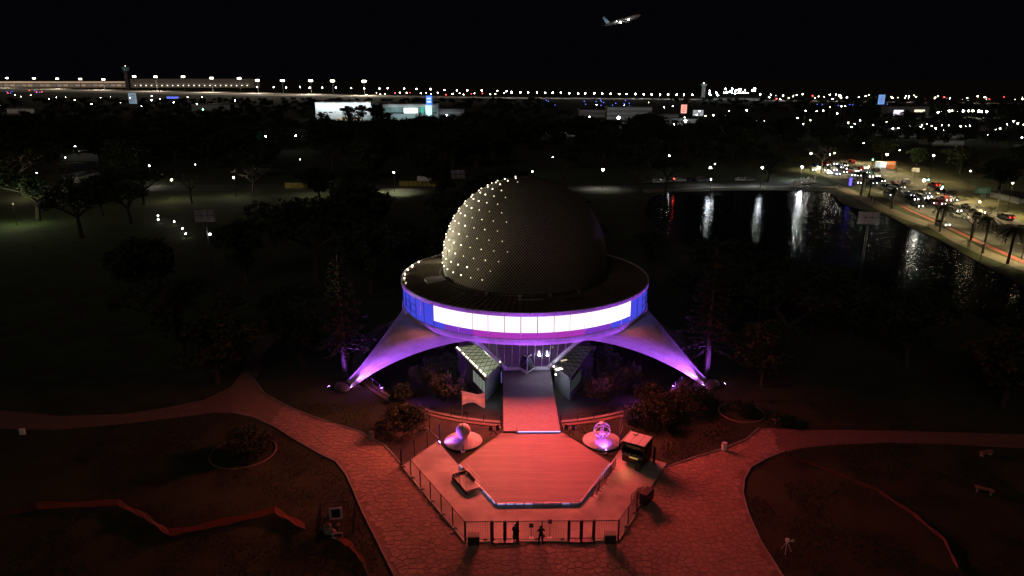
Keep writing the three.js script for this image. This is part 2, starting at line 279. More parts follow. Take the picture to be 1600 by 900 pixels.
// ================= PLANETARIUM =================
const PL = thing('planetarium', 'planetarium with a perforated dome on a saucer ring carried by three concrete legs', 'planetarium');
{
  const R = 17.3, N = 54, STEP = (2 * Math.PI) / N;
  // ring: soffit, lower lip, roof, upper fascia
  const lathe = (pts, n = 108) => new THREE.LatheGeometry(pts.map(([r, y]) => new THREE.Vector2(r, y)), n);
  part('ring_soffit', lathe([[2, 7.3], [15.8, 7.3], [16.6, 7.12], [17.2, 7.1]]), MT.concrete, PL);
  part('lower_lip', lathe([[17.2, 7.1], [17.34, 7.14], [17.36, 7.52], [17.3, 7.56], [17.3, 7.8], [17.24, 7.86], [16.9, 7.86]]), MT.fascia, PL);
  part('upper_fascia', lathe([[16.9, 10.72], [17.3, 10.72], [17.38, 10.78], [17.4, 11.2], [17.34, 11.28], [17.2, 11.28], [17.16, 11.12]]), MT.fascia, PL);
  const roof = part('ring_roof', lathe([[17.17, 11.1], [14, 11.36], [11.6, 11.62], [11.2, 11.62]]), MT.roof, PL);
  const seam = box(0.13, 0.13, 5.4, 0, 11.43, 14.4, 0, 0.083);
  for (let i = 0; i < 120; i++) part('roof_seam', seam, MT.roof, roof).rotation.y = (i / 120) * 2 * Math.PI;
  part('dome_gutter', lathe([[12.0, 11.5], [12.0, 11.78], [11.75, 11.8], [11.7, 11.6], [11.42, 11.58]]), MT.dark, PL);
  // glazing and screen: 54 flat panels round the ring
  const wide = 2 * R * Math.sin(STEP / 2);
  const lo = box(wide - 0.06, 0.76, 0.05), full = box(wide - 0.06, 2.82, 0.05), scr = box(wide - 0.13, 2.02, 0.1), mull = box(0.05, 2.84, 0.1), mullLo = box(0.05, 0.78, 0.1);
  const screen = part('led_screen', lathe([[17.05, 8.62], [17.05, 10.72]], 54).rotateY(STEP / 2), MT.black, PL);
  screen.material.side = THREE.DoubleSide;
  const put = (m, phi, r, y) => { m.position.set(r * Math.sin(phi), y, r * Math.cos(phi)); m.rotation.y = phi; return m; };
  for (let i = 0; i < N; i++) {
    const phi = i * STEP, k = i > N / 2 ? i - N : i, onScreen = k >= -6 && k <= 7;
    if (onScreen) {
      put(part('screen_panel', scr, MT.screen, screen), phi, R - 0.13, 9.7);
      put(part('glass_panel', lo, Math.abs(k) < 4 ? MT.pinkGlass : Math.abs(k) < 6 ? MT.violetGlass : MT.blueGlass, PL), phi, R - 0.18, 8.26);
      put(part('mullion', mullLo, MT.fascia, PL), phi + STEP / 2, R - 0.1, 8.26);
    } else {
      put(part('glass_panel', full, MT.blueGlass, PL), phi, R - 0.18, 9.29);
      put(part('mullion', mull, MT.dark, PL), phi + STEP / 2, R - 0.12, 9.29);
    }
  }
  // opened vent sashes and a hanging fitting beside the screen
  for (const [phi, y] of [[-1.02, 9.2], [-1.13, 9.3], [1.12, 9.4], [1.22, 9.4]]) put(part('vent_sash', [box(1.5, 0.05, 0.06, 0, 0.5), box(1.5, 0.05, 0.06, 0, -0.5), box(0.05, 1, 0.06, -0.73), box(0.05, 1, 0.06, 0.73)], MT.black, PL), phi, R + 0.02, y);
  put(part('hanging_fitting', [bar([0, 1.1, 0], [0.25, 0.55, 0.1], 0.05), bar([0.25, 0.55, 0.1], [-0.15, 0.2, 0.12], 0.05), bar([0.25, 0.55, 0.1], [0.3, 0, 0.15], 0.05), bar([0, 0.3, 0.1], [0, -0.7, 0.05], 0.035)], MT.white, PL), -0.905, R + 0.05, 9.5);
  // faint logo strokes on the middle of the screen
  const arc = (x, a0, a1, r) => new THREE.TubeGeometry(new THREE.CatmullRomCurve3(Array.from({ length: 9 }, (_, i) => { const a = a0 + ((a1 - a0) * i) / 8; return V(x + r * 0.7 * Math.cos(a), r * Math.sin(a), 0); })), 16, 0.028, 5);
  put(part('screen_logo', [arc(-0.3, 1.9, 4.5, 0.36), arc(0, 0, 6.2, 0.3), arc(0.3, -1.3, 1.3, 0.36), arc(-0.62, 2.2, 4.1, 0.3), arc(0.1, -0.4, 2.6, 0.18)], M('screen_logo_glow', [0.5, 0.5, 0.5], { e: [0.55, 0.48, 0.47] }), screen), 2 * STEP * 0.43, R - 0.06, 9.55);
  // light of the screen: red picture, one area light per stretch of panels
  for (let k = -2; k <= 2; k++) {
    const phi = k * 3 * STEP, l = new THREE.RectAreaLight(0xffffff, 118, 3 * wide * 0.96, 1.95);
    l.color.setRGB(...[[1, 0.19, 0.095], [1, 0.17, 0.1], [1, 0.092, 0.085], [1, 0.082, 0.07], [1, 0.07, 0.07]][k + 2]); l.intensity = [18, 168, 142, 142, 14][k + 2];
    l.position.set((R + 0.08) * Math.sin(phi), 9.7, (R + 0.08) * Math.cos(phi)); l.lookAt(40 * Math.sin(phi), 9.7, 40 * Math.cos(phi));
    l.name = 'led_screen_light'; PL.add(l);
  }
  // dome
  const HC = 13.4, DR = 11.5, cut = Math.acos((11.6 - HC) / DR);
  const dome = part('dome', new THREE.SphereGeometry(DR, 96, 64, 0, Math.PI * 2, 0, cut).translate(0, HC, 0), MT.dome, PL);
  {
    const disc = new THREE.CircleGeometry(1, 8), list = [];
    let th = cut - 0.012, n = 176, row = 0;
    while (th > 0.05) { // rows of staggered holes; the count halves as the rows shorten towards the top
      const step = (2 * Math.PI) / n, rad = Math.min(0.145, DR * Math.sin(th) * step * 0.34);
      for (let i = 0; i < n; i++) list.push([th, (i + (row % 2) / 2) * step, rad]);
      th -= Math.sin(th) * step * 0.55; row++;
      if (DR * Math.sin(th) * step < 0.2 && n > 20) n /= 2;
    }
    const im = new THREE.InstancedMesh(disc, MT.hole, list.length), q = new THREE.Quaternion(), m = new THREE.Matrix4();
    list.forEach(([th, ph, rad], i) => { const n = V(Math.sin(th) * Math.sin(ph), Math.cos(th), Math.sin(th) * Math.cos(ph)); q.setFromUnitVectors(V(0, 0, 1), n); im.setMatrixAt(i, m.compose(n.multiplyScalar(DR + 0.012).add(V(0, HC, 0)), q, V(rad, rad, rad))); });
    im.name = 'perforations'; im.userData.kind = 'stuff'; dome.add(im);
  }
  // lattice of small emissive dots on the dome, stronger towards the west side
  {
    const domeDot = ball(0.07, 0, 0, 0, 8), domeDotBig = ball(0.085, 0, 0, 0, 8);
    for (let j = 0; j < 15; j++) {
      const th = 0.13 + j * 0.112, n = Math.max(6, Math.round((2 * Math.PI * Math.sin(th) * DR) / 1.8));
      for (let i = 0; i < n; i++) {
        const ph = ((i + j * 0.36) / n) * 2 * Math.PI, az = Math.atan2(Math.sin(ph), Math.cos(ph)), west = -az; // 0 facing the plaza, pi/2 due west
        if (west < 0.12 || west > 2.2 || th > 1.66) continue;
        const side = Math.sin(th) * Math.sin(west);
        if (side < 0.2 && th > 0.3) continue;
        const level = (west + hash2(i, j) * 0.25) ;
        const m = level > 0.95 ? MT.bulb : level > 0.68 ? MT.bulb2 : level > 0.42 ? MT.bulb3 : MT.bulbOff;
        part('dome_glow_dot', m === MT.bulb ? domeDotBig : domeDot, m, dome, [DR * 1.004 * Math.sin(th) * Math.sin(ph), HC + DR * 1.004 * Math.cos(th), DR * 1.004 * Math.sin(th) * Math.cos(ph)]);
      }
    }
    for (let k = 0; k < 6; k++) { const phi = -1.28 - k * 0.135; part('roof_edge_glow_dot', [cyl(0.05, 0.05, 0.25), ball(0.13, 0, 0.3, 0, 8)], k === 0 ? MT.bulb3 : MT.bulb, roof, [16.9 * Math.sin(phi), 11.1, 16.9 * Math.cos(phi)]); }  // emissive balls on short posts along the west roof edge
    for (const phi of [-0.42, -0.08, 0.22, 0.55]) put(part('roof_floodlight', [rbox(0.5, 0.3, 0.35, 0.05, 0, 0.35), box(0.3, 0.3, 0.1, 0, 0.1)], MT.steel, roof), phi, 12.6, 11.5);
  }
  // roof fittings: a raised hatch by the dome's west foot, cable ducts along the gutter
  put(part('roof_hatch', [rbox(1.6, 0.5, 2.6, 0.12), rbox(1.2, 0.18, 2.1, 0.06, 0, 0.32)], MT.fascia, roof), -1.22, 13.1, 11.65);
  put(part('cable_duct', rbox(3.2, 0.16, 0.24, 0.04), MT.steel, roof), 0.02, 13.1, 11.55);
  put(part('cable_duct', rbox(3, 0.14, 0.2, 0.04), MT.dark, roof), 0.42, 13.9, 11.48);
  put(part('cable_duct', rbox(4, 0.16, 0.24, 0.04), MT.dark, roof), -0.55, 13.3, 11.53);

  // three legs: bowed shells rising from a foot to the ring
  const NT = 30, NS = 12, pos = [], uvFree = [], idx = [];
  const top = (t, s) => {
    const hw = 0.75 + 9.6 * Math.pow(1 - t, 1.85), perp = s * hw, along0 = Math.sqrt(Math.max(0, 16.4 * 16.4 - Math.pow(s * 10.35, 2))), along = along0 + (26.4 - along0) * t;
    const h = 0.55 + 6.95 * (1 - Math.pow(t, 1.4)) + 0.5 * (1 - Math.abs(s)) * t * (1 - t) * 3;
    return [perp, h, along];
  };
  const thick = (t) => 0.5 + 0.5 * Math.sin(Math.PI * Math.min(1, t * 0.95)) ;
  const grid = [];
  for (let i = 0; i <= NT; i++) {
    const t = i / NT, row = [];
    for (let j = 0; j <= NS; j++) row.push(top(t, (j / NS) * 2 - 1));
    for (let j = NS; j >= 0; j--) { const s = (j / NS) * 2 - 1, p = top(t, s * 0.985); row.push([p[0], Math.max(-0.3, p[1] - thick(t) * (0.72 + 0.28 * Math.abs(s))), p[2]]); }
    grid.push(row);
  }
  const W = grid[0].length;
  grid.forEach((r) => r.forEach((p) => pos.push(...p)));
  for (let i = 0; i < NT; i++) for (let j = 0; j < W; j++) { const a = i * W + j, b = i * W + ((j + 1) % W), c = a + W, d = b + W; idx.push(a, c, b, b, c, d); }
  let g = new THREE.BufferGeometry(); g.setAttribute('position', new THREE.Float32BufferAttribute(pos, 3)); g.setIndex(idx);
  g = g.toNonIndexed(); g.computeVertexNormals();
  const foot = join([new THREE.SphereGeometry(1, 20, 10).scale(1.5, 0.55, 0.95).translate(0, 0.1, 27.3), rbox(2.4, 0.35, 2.4, 0.1, 0, 0.12, 26.4)]);
  const footMat = M('foot_concrete', [0.1, 0.09, 0.1], { roughness: 0.45, tex: 'fine' });
  for (const th of [-Math.PI / 3, Math.PI / 3, Math.PI]) { part('leg', g, MT.concrete, PL).rotation.y = th; part('leg_foot', foot, footMat, PL).rotation.y = th; }
  // glazed body hanging between the legs, an inverted prism with mullions and sloping edge beams
  const c3 = (th, x, y, z) => [x * Math.cos(th) + z * Math.sin(th), y, z * Math.cos(th) - x * Math.sin(th)];
  for (const th of [0, 2.0944, -2.0944]) {
    const C = (x, y, z) => c3(th, x, y, z), q = [C(-2.75, 1.0, 9.6), C(2.75, 1.0, 9.6), C(7.1, 7.2, 13.6), C(-7.1, 7.2, 13.6)];
    const gg = new THREE.BufferGeometry(); gg.setAttribute('position', new THREE.Float32BufferAttribute([...q[0], ...q[1], ...q[2], ...q[0], ...q[2], ...q[3]], 3)); gg.computeVertexNormals();
    part('glass_wall', gg, MT.dimWindow, PL);
    const fr = part('edge_beam', [beam(C(-2.9, 1.0, 9.7), C(-7.2, 7.1, 13.75), 0.6, 0.45), beam(C(2.9, 1.0, 9.7), C(7.2, 7.1, 13.75), 0.6, 0.45), beam(C(-3.1, 0.95, 9.75), C(-0.95, 0.95, 9.75), 0.5, 0.45), beam(C(3.1, 0.95, 9.75), C(0.95, 0.95, 9.75), 0.5, 0.45)], MT.fascia, PL);
    for (let k = -6; k <= 6; k++) { const x = k * 0.98, t0 = Math.max(0, (Math.abs(x) - 2.75) / 4.35); if (t0 < 0.97) part('mullion', beam(C(x, 1 + 6.2 * t0, 9.68 + 4 * t0), C(x, 7.2, 13.68), 0.07, 0.09), MT.fascia, fr); }
    // solid sides behind, closing the prism
    const a = C(2.75, 1, 9.6), b = C(7.1, 7.2, 13.6), c = c3(th + 2.0944, -2.75, 1, 9.6), d = c3(th + 2.0944, -7.1, 7.2, 13.6), s = new THREE.BufferGeometry();
    s.setAttribute('position', new THREE.Float32BufferAttribute([...a, ...c, ...d, ...a, ...d, ...b], 3)); s.computeVertexNormals(); part('side_wall', s, MT.concrete, PL);
  }
  part('floor_slab', new THREE.CylinderGeometry(9.6, 8.4, 1.2, 48).translate(0, 0.3, 0), MT.concrete, PL);
  // folded glass entrance
  const door = part('entrance', [beam([-1.0, 0.95, 9.8], [-1.0, 3.5, 10.6], 0.09, 0.09), beam([1.0, 0.95, 9.8], [1.0, 3.5, 10.6], 0.09, 0.09), beam([0, 0.95, 11.4], [0, 3.4, 11.9], 0.09, 0.09), beam([-1, 3.5, 10.6], [0, 3.4, 11.9], 0.09, 0.09), beam([1, 3.5, 10.6], [0, 3.4, 11.9], 0.09, 0.09), beam([-1, 1.0, 9.85], [0, 1.0, 11.45], 0.1, 0.4), beam([1, 1.0, 9.85], [0, 1.0, 11.45], 0.1, 0.12)], MT.fascia, PL);
  for (const s of [-1, 1]) { const gg = new THREE.BufferGeometry(); gg.setAttribute('position', new THREE.Float32BufferAttribute([s, 1, 9.82, 0, 1, 11.42, 0, 3.38, 11.88, s, 1, 9.82, 0, 3.38, 11.88, s, 3.48, 10.58], 3)); gg.computeVertexNormals(); part('glass_pane', gg, MT.glass, door); }
  for (const x of [1.55, 2.6]) { part('wall_lamp', ball(0.12, x, 3.4, 11.35, 10), MT.lampCool, PL); point(PL, [x, 3.4, 11.55], [0.75, 0.8, 1], 2.5, 5); }
}
// purple floodlights at the two front feet and at the garden side of the plaza
function groundFlood(x, z, turn, label, tilt = 0.7) {
  const t = thing('floodlight', label, 'floodlight', [x, 0, z], turn, 'ground floodlights round the planetarium');
  part('bracket', [box(0.34, 0.06, 0.3, 0, 0.03), box(0.04, 0.3, 0.08, -0.17, 0.18), box(0.04, 0.3, 0.08, 0.17, 0.18)], MT.dark, t);
  const b = part('housing', [rbox(0.3, 0.26, 0.18, 0.03)], MT.dark, t, [0, 0.3, 0]); b.rotation.x = -tilt;
  part('lamp_face', new THREE.CircleGeometry(0.15, 14), MT.lampPurple, t, [0, 0.3 + 0.1 * Math.sin(tilt), 0.1 * Math.cos(tilt)]).rotation.x = -tilt;
  return t;
}
const PURPLE = [0.4, 0.085, 1];
for (const s of [-1, 1]) {
  const side = s < 0 ? 'western' : 'eastern', A = [s * 22.3, 14.2], B = [s * 25.2, 13.9];
  let t = groundFlood(A[0], A[1], Math.PI - s * 0.9, `purple floodlight in front of the foot of the ${side} leg`);
  spot(scene, [A[0], 0.55, A[1] + 0.2], [s * 12, 7.6, 10], PURPLE, 760, 0.62, 0.8);
  t = groundFlood(B[0], B[1], Math.PI - s * 1.1, `purple floodlight just outside the foot of the ${side} leg`);
  spot(scene, [B[0], 0.6, B[1]], [s * 16, 7.6, 5], PURPLE, 620, 0.55, 0.8);
  spot(scene, [B[0] + s * 0.4, 0.6, B[1] - 0.4], [s * 24, 6, 10.5], PURPLE, 40, 0.5, 0.8);
  t = groundFlood(s * 18.4, 14.6, Math.PI - s * 0.5, `small purple floodlight inside the ring wall by the ${side} leg`);
  spot(scene, [s * 18.6, 0.5, 15.4], [s * 14, 4, 8], PURPLE, 70, 0.9, 0.9);
  spot(scene, [s * 18.2, 0.9, 15.2], [s * 9, -1.2, 17.5], PURPLE, 130, 0.6, 0.9);
  spot(scene, [s * 18.9, 0.7, 14.6], [s * 22.5, 0, 15], PURPLE, 9, 0.9, 0.9);
  t = s < 0 ? groundFlood(-10.1, 28.3, 1.9, 'added purple floodlight west of the sphere monument, in place of the leg flood') : groundFlood(7.6, 30.4, Math.PI, 'purple floodlight at the plaza edge in front of the ring monument');  // the western one is added, standing in for the leg flood behind the bush
  spot(scene, s < 0 ? [-9.85, 0.5, 28.3] : [7.6, 0.62, 30.2], [s * 7.5, 1.0, 27.6], PURPLE, s < 0 ? 70 : 120, 0.85, 0.9);
  t = thing('stage_light', `pair of wash lights on a low stand at the foot of the ramp, ${side} side`, 'stage light', [s * 4.15, 0, 26.6], Math.PI - s * 0.2); t.scale.setScalar(1.25);
  part('stand', [bar([-0.35, 0, 0.25], [0, 0.6, 0], 0.03), bar([0.35, 0, 0.25], [0, 0.6, 0], 0.03), bar([0, 0, -0.35], [0, 0.6, 0], 0.03), bar([-0.45, 0.62, 0], [0.45, 0.62, 0], 0.03)], MT.dark, t);
  for (const q of [-0.32, 0.32]) { const hd = part('head', [new THREE.CylinderGeometry(0.19, 0.15, 0.34, 16)], MT.dark, t, [q, 0.86, 0]); hd.rotation.x = 0.75; part('yoke', [box(0.04, 0.34, 0.08, q - 0.22, 0.76), box(0.04, 0.34, 0.08, q + 0.22, 0.76)], MT.steel, t); part('lamp_lens', new THREE.CircleGeometry(0.16, 16).rotateX(-Math.PI / 2).translate(0, 0.172, 0), MT.lampPurple, hd); }
  spot(scene, [s * 4.1, 1.05, 26.35], [s * 2.2, 8.2, 17.3], PURPLE, 560, 0.42, 0.4);
  spot(scene, [s * 4.5, 1.05, 26.35], [s * 10.5, 8.0, 14], PURPLE, 800, 0.4, 0.4);
  spot(scene, [s * 3.8, 1.05, 26.35], [-s * 2.5, 3.6, 12], PURPLE, 1300, 0.3, 0.7);
}
{
  groundFlood(0.5, -28.2, 0.1, 'purple floodlight at the foot of the hidden rear leg');
  spot(scene, [0.5, 0.6, -28.4], [0, 7, -14], PURPLE, 400, 0.5, 0.8);
  spot(scene, [0, 0.6, -29], [-13.1, 16.6, -66], PURPLE, 700, 0.2, 0.8);
}

// ================= RAMP, DECK, APRON =================
const ramp = struct('entrance_ramp', join([slab([[-3.15, 26.35], [3.15, 26.35], [3.15, 9.3], [-3.15, 9.3]], -0.05, 0.55), box(0.14, 0.1, 17, -3.05, 0.6, 17.85), box(0.14, 0.1, 17, 3.05, 0.6, 17.85), box(5.2, 0.8, 0.6, 0, -0.46, 22), box(5.2, 0.8, 0.6, 0, -0.46, 15)]), MT.ramp, 'broad concrete ramp bridging the court to the entrance');
part('step_light', rbox(4.7, 0.09, 0.1, 0.02), MT.strip, ramp, [0.78, 0.5, 26.43]);
const deckPoly = [[-3.4, 26.4], [3.4, 26.4], [7.65, 32.7], [3.85, 39.65], [-3.85, 39.65], [-7.65, 32.7]];
const deck = thing('plaza_deck', 'hexagonal timber deck of long boards edged with light strips', 'deck');
{
  const crossing = (z) => { const xs = []; for (let i = 0; i < 6; i++) { const [a, b] = deckPoly[i], [c, d] = deckPoly[(i + 1) % 6]; if ((b <= z) !== (d <= z)) xs.push(a + ((z - b) / (d - b)) * (c - a)); } return [Math.min(...xs), Math.max(...xs)]; };
  const w = 0.275;
  for (let i = 0; i < 48; i++) {
    const z0 = 26.42 + i * w, z1 = z0 + w - 0.022, a = crossing(z0 + 0.004), b = crossing(Math.min(z1, 39.64)), y = 0.36 + rr(-0.004, 0.004), split = rr(-1.5, 1.5);
    const mk = (p) => part('deck_board', slab(p, 0.3, y), MT.boards[Math.floor(rnd() * 3)], deck);
    mk([[a[0], z0], [split, z0], [split, z1], [b[0], z1]]); mk([[split + 0.012, z0], [a[1], z0], [b[1], z1], [split + 0.012, z1]]);
  }
  part('deck_frame', slab(deckPoly.map(([x, z]) => [x * 0.992, 26.4 + (z - 26.4) * 0.994 + 0.02]), 0.02, 0.292), MT.dark, deck);
  const edges = [[deckPoly[2], deckPoly[3]], [deckPoly[3], deckPoly[4]], [deckPoly[4], deckPoly[5]]];
  edges.forEach(([p, q], e) => {
    const nx = q[1] - p[1], nz = -(q[0] - p[0]), L = Math.hypot(nx, nz), ox = (nx / L) * 0.05, oz = (nz / L) * 0.05, n = 9;
    for (let k = 0; k < n; k++) {
      const at = (t, y, o = 1) => [p[0] + (q[0] - p[0]) * t + ox * o, y, p[1] + (q[1] - p[1]) * t + oz * o];
      if (e === 2 && k > 4 && k < 8) continue;
      const lit = e === 0 ? k < 3 : e === 1 ? k > 4 || k === 1 : k < 3 || k === 8;
      part('edge_trim', beam(at(k / n + 0.004, 0.2), at((k + 1) / n - 0.004, 0.2), 0.06, 0.28), MT.steel, deck);
      part('light_strip', beam(at(k / n + 0.01, 0.24, 1.9), at((k + 1) / n - 0.01, 0.24, 1.9), 0.03, lit ? 0.1 : 0.06), lit ? MT.stripSoft : MT.stripDim, deck);
    }
  });
}
struct('plaza_apron', slab([[-10.35, 27.55], [-7.75, 32.6], [-3.9, 39.75], [3.9, 39.75], [7.75, 32.6], [9.2, 29.8], [13.5, 32.6], [6.55, 44.85], [-6.45, 44.85], [-13.45, 32.6]], -0.05, 0.1), MT.apron, 'smooth concrete apron between deck and fence');
struct('garden_strip', sheet([[-10.3, 27.5], [-3.4, 26.4], [-3.4, 23.9], [-9, 22.6], [-16, 18], [-18, 25], [-13.4, 32.4]], 0.006), MT.soil, 'bare ground beside the sphere monument');

// the short stair with handrails by the deck's west edge
{
  const t = thing('access_platform', 'small wheelchair platform with dark sides and thin handrails at the deck edge', 'platform', [-6.75, 0.1, 36.25], Math.atan2(7.65 - 3.85, 39.65 - 32.7));
  part('platform_floor', [rbox(1.5, 0.08, 3.1, 0.02, 0, 0.3, 0)], MT.apron, t);
  part('side_panel', box(0.06, 0.34, 3.2, -0.78, 0.2, 0), MT.black, t);
  part('side_panel', box(0.06, 0.3, 1.6, 0.78, 0.45, -0.6), MT.black, t);
  part('end_panel', box(1.5, 0.3, 0.06, 0, 0.42, -1.6), MT.black, t);
  for (const [x, z] of [[-0.75, -1.5], [-0.75, 0], [-0.75, 1.5], [0.75, -1.5], [0.75, 0], [0.75, 1.5]]) part('rail_post', cyl(0.02, 0.02, 1.0, x, 0.3, z, 6), MT.steel, t);
  for (const x of [-0.75, 0.75]) for (const y of [0.8, 1.28]) part('handrail', bar([x, y, -1.5], [x, y, 1.5], 0.022), MT.steel, t);
  part('sill_rail', bar([-0.75, 0.4, 1.55], [0.75, 0.4, 1.55], 0.03), MT.black, t);
}
{
  const t = thing('ramp_gate', 'thin metal gate frame at the foot of the ramp beside the step light', 'gate frame', [-2.45, 0.36, 26.9]);
  for (const x of [-0.75, 0.75]) part('gate_post', cyl(0.025, 0.025, x > 0 ? 1.15 : 0.6, x, 0, 0, 6), MT.steel, t);
  for (const y of [0.05, 0.55]) part('gate_rail', bar([-0.75, y, 0], [0.75, y, 0], 0.02), MT.steel, t);
}

// ================= FENCE =================
const railMat = MT.black, barMat = M('fence_bar', [0.2, 0.17, 0.16], { roughness: 0.55 });
function fenceRun(t, pts, h, { bars = true, postR = 0.05, kerbH = 0.12, foot = true } = {}) {
  for (let i = 0; i < pts.length; i++) part('post', box(0.09, h, 0.09, pts[i][0], h / 2 + 0.0, pts[i][1]), MT.black, t);
  for (let i = 0; i < pts.length - 1; i++) {
    const [a, b] = pts[i], [c, d] = pts[i + 1], L = Math.hypot(c - a, d - b), gs = [], n = Math.round(L / 0.145);
    part('top_rail', beam([a, h - 0.04, b], [c, h - 0.04, d], 0.05, 0.05), railMat, t);
    part('bottom_rail', beam([a, kerbH + 0.12, b], [c, kerbH + 0.12, d], 0.045, 0.045), barMat, t);
    if (kerbH) part('base_kerb', beam([a, kerbH / 2, b], [c, kerbH / 2, d], 0.2, kerbH), MT.apron, t);
    if (bars) { for (let k = 1; k < n; k++) gs.push(box(0.02, h - kerbH - 0.14, 0.02, a + ((c - a) * k) / n, (h + kerbH + 0.08) / 2, b + ((d - b) * k) / n)); part('bars', gs, barMat, t).userData.kind = 'stuff'; }
    if (foot) part('foot_bracket', box(0.34, 0.1, 0.16, a + (c - a) * 0.78, kerbH + 0.12, b + (d - b) * 0.78), MT.black, t);
  }
}
const lerpPts = (a, b, n) => Array.from({ length: n + 1 }, (_, i) => [a[0] + ((b[0] - a[0]) * i) / n, a[1] + ((b[1] - a[1]) * i) / n]);
const FH = 2.05;
fenceRun(thing('plaza_fence', 'black bar fence along the west side of the concrete apron', 'fence'), lerpPts([-6.5, 44.85], [-13.5, 32.6], 6), FH);
fenceRun(thing('plaza_fence', 'front bar fence panel between the west corner and the double gate', 'fence'), lerpPts([-6.42, 44.88], [-4.3, 44.88], 1), FH);
fenceRun(thing('plaza_fence', 'front bar fence in the middle, between the two double gates, where the people stand', 'fence'), [[-1.95, 44.88], [0.05, 44.88], [2.3, 44.88]], FH);
fenceRun(thing('plaza_fence', 'front bar fence panel between the east gate and the east corner', 'fence'), lerpPts([4.5, 44.88], [6.55, 44.88], 1), FH);
fenceRun(thing('plaza_fence', 'short bar fence running from the east corner towards the leaning barriers', 'fence'), lerpPts([6.62, 44.8], [8.9, 40.9], 2), FH);
fenceRun(thing('garden_fence', 'thin wire fence behind the apron, from its west corner to the sphere monument', 'fence'), lerpPts([-13.6, 32.5], [-10.05, 27.3], 3), FH, { bars: false, kerbH: 0, foot: false });
fenceRun(thing('garden_fence', 'thin wire fence running back from the sphere monument past the big bush', 'fence'), [[-10.15, 27.2], [-11.4, 25.1], [-12.6, 23.9], [-14, 22], [-15.6, 19.6]], FH, { bars: false, kerbH: 0, foot: false });
fenceRun(thing('garden_fence', 'thin wire fence between the ring monument and the food kiosk', 'fence'), [[9.15, 29.6], [9.6, 27], [10.4, 24.6]], FH, { bars: false, kerbH: 0, foot: false });
for (const [x, lab] of [[-3.1, 'dark double gate on the west half of the front fence, a person leaning by it'], [3.4, 'dark double gate on the east half of the front fence']]) {
  const t = thing('double_gate', lab, 'gate', [x, 0, 44.9]);
  for (const s of [-1.08, 0, 1.08]) part('gate_post', box(s ? 0.2 : 0.22, FH, 0.16, s, FH / 2 + 0.02), MT.black, t);
  for (const s of [-0.54, 0.54]) {
    const leaf = part('gate_leaf', [box(0.9, 0.08, 0.06, s, FH - 0.04), box(0.9, 0.07, 0.06, s, 0.3), box(0.05, FH - 0.3, 0.05, s - 0.42, FH / 2 + 0.12), box(0.05, FH - 0.3, 0.05, s + 0.42, FH / 2 + 0.12)], MT.black, t);
    part('handle', bar([s * 0.25, 1.0, 0.05], [s * 0.25, 1.2, 0.05], 0.02), MT.steel, leaf);
  }
  part('threshold', rbox(2.3, 0.14, 0.5, 0.03, 0, 0.07, 0.1), MT.dark, t);
}
// ring wall with its short posts
{
  const arcPts = (a0, a1, n, r) => Array.from({ length: n + 1 }, (_, i) => { const a = a0 + ((a1 - a0) * i) / n; return [r * Math.sin(a), r * Math.cos(a)]; });
  for (const [a0, a1, side] of [[0.145, 2.0, 'east'], [-0.145, -2.0, 'west']]) {
    const t = thing('ring_wall', `low curved wall with a thin railing round the ${side} half of the court`, 'low wall');
    part('wall', ribbon(arcPts(a0, a1, 40, 23.75), 0.5, -1.3, 0.22), M('wall_render', [0.2, 0.17, 0.15], { roughness: 0.9, tex: 'coarse' }), t);
    part('coping', ribbon(arcPts(a0, a1, 40, 24.15), 0.9, 0.0, 0.1), M('coping_brick', [0.2, 0.13, 0.1], { roughness: 0.9, tex: 'fine' }), t);
    const p = arcPts(a0, a1, 22, 23.75);
    p.forEach(([x, z]) => part('rail_post', cyl(0.05, 0.05, 0.85, x, 0.2, z, 8), MT.black, t));
    for (let i = 0; i < 22; i++) part('handrail', bar([p[i][0], 0.95, p[i][1]], [p[i + 1][0], 0.95, p[i + 1][1]], 0.022), MT.dark, t);
  }
  struct('court_back_wall', ribbon(arcPts(2.0, 2 * Math.PI - 2.0, 40, 23.75), 0.5, -1.3, 0.22), MT.kerb, 'back of the low court wall');
}

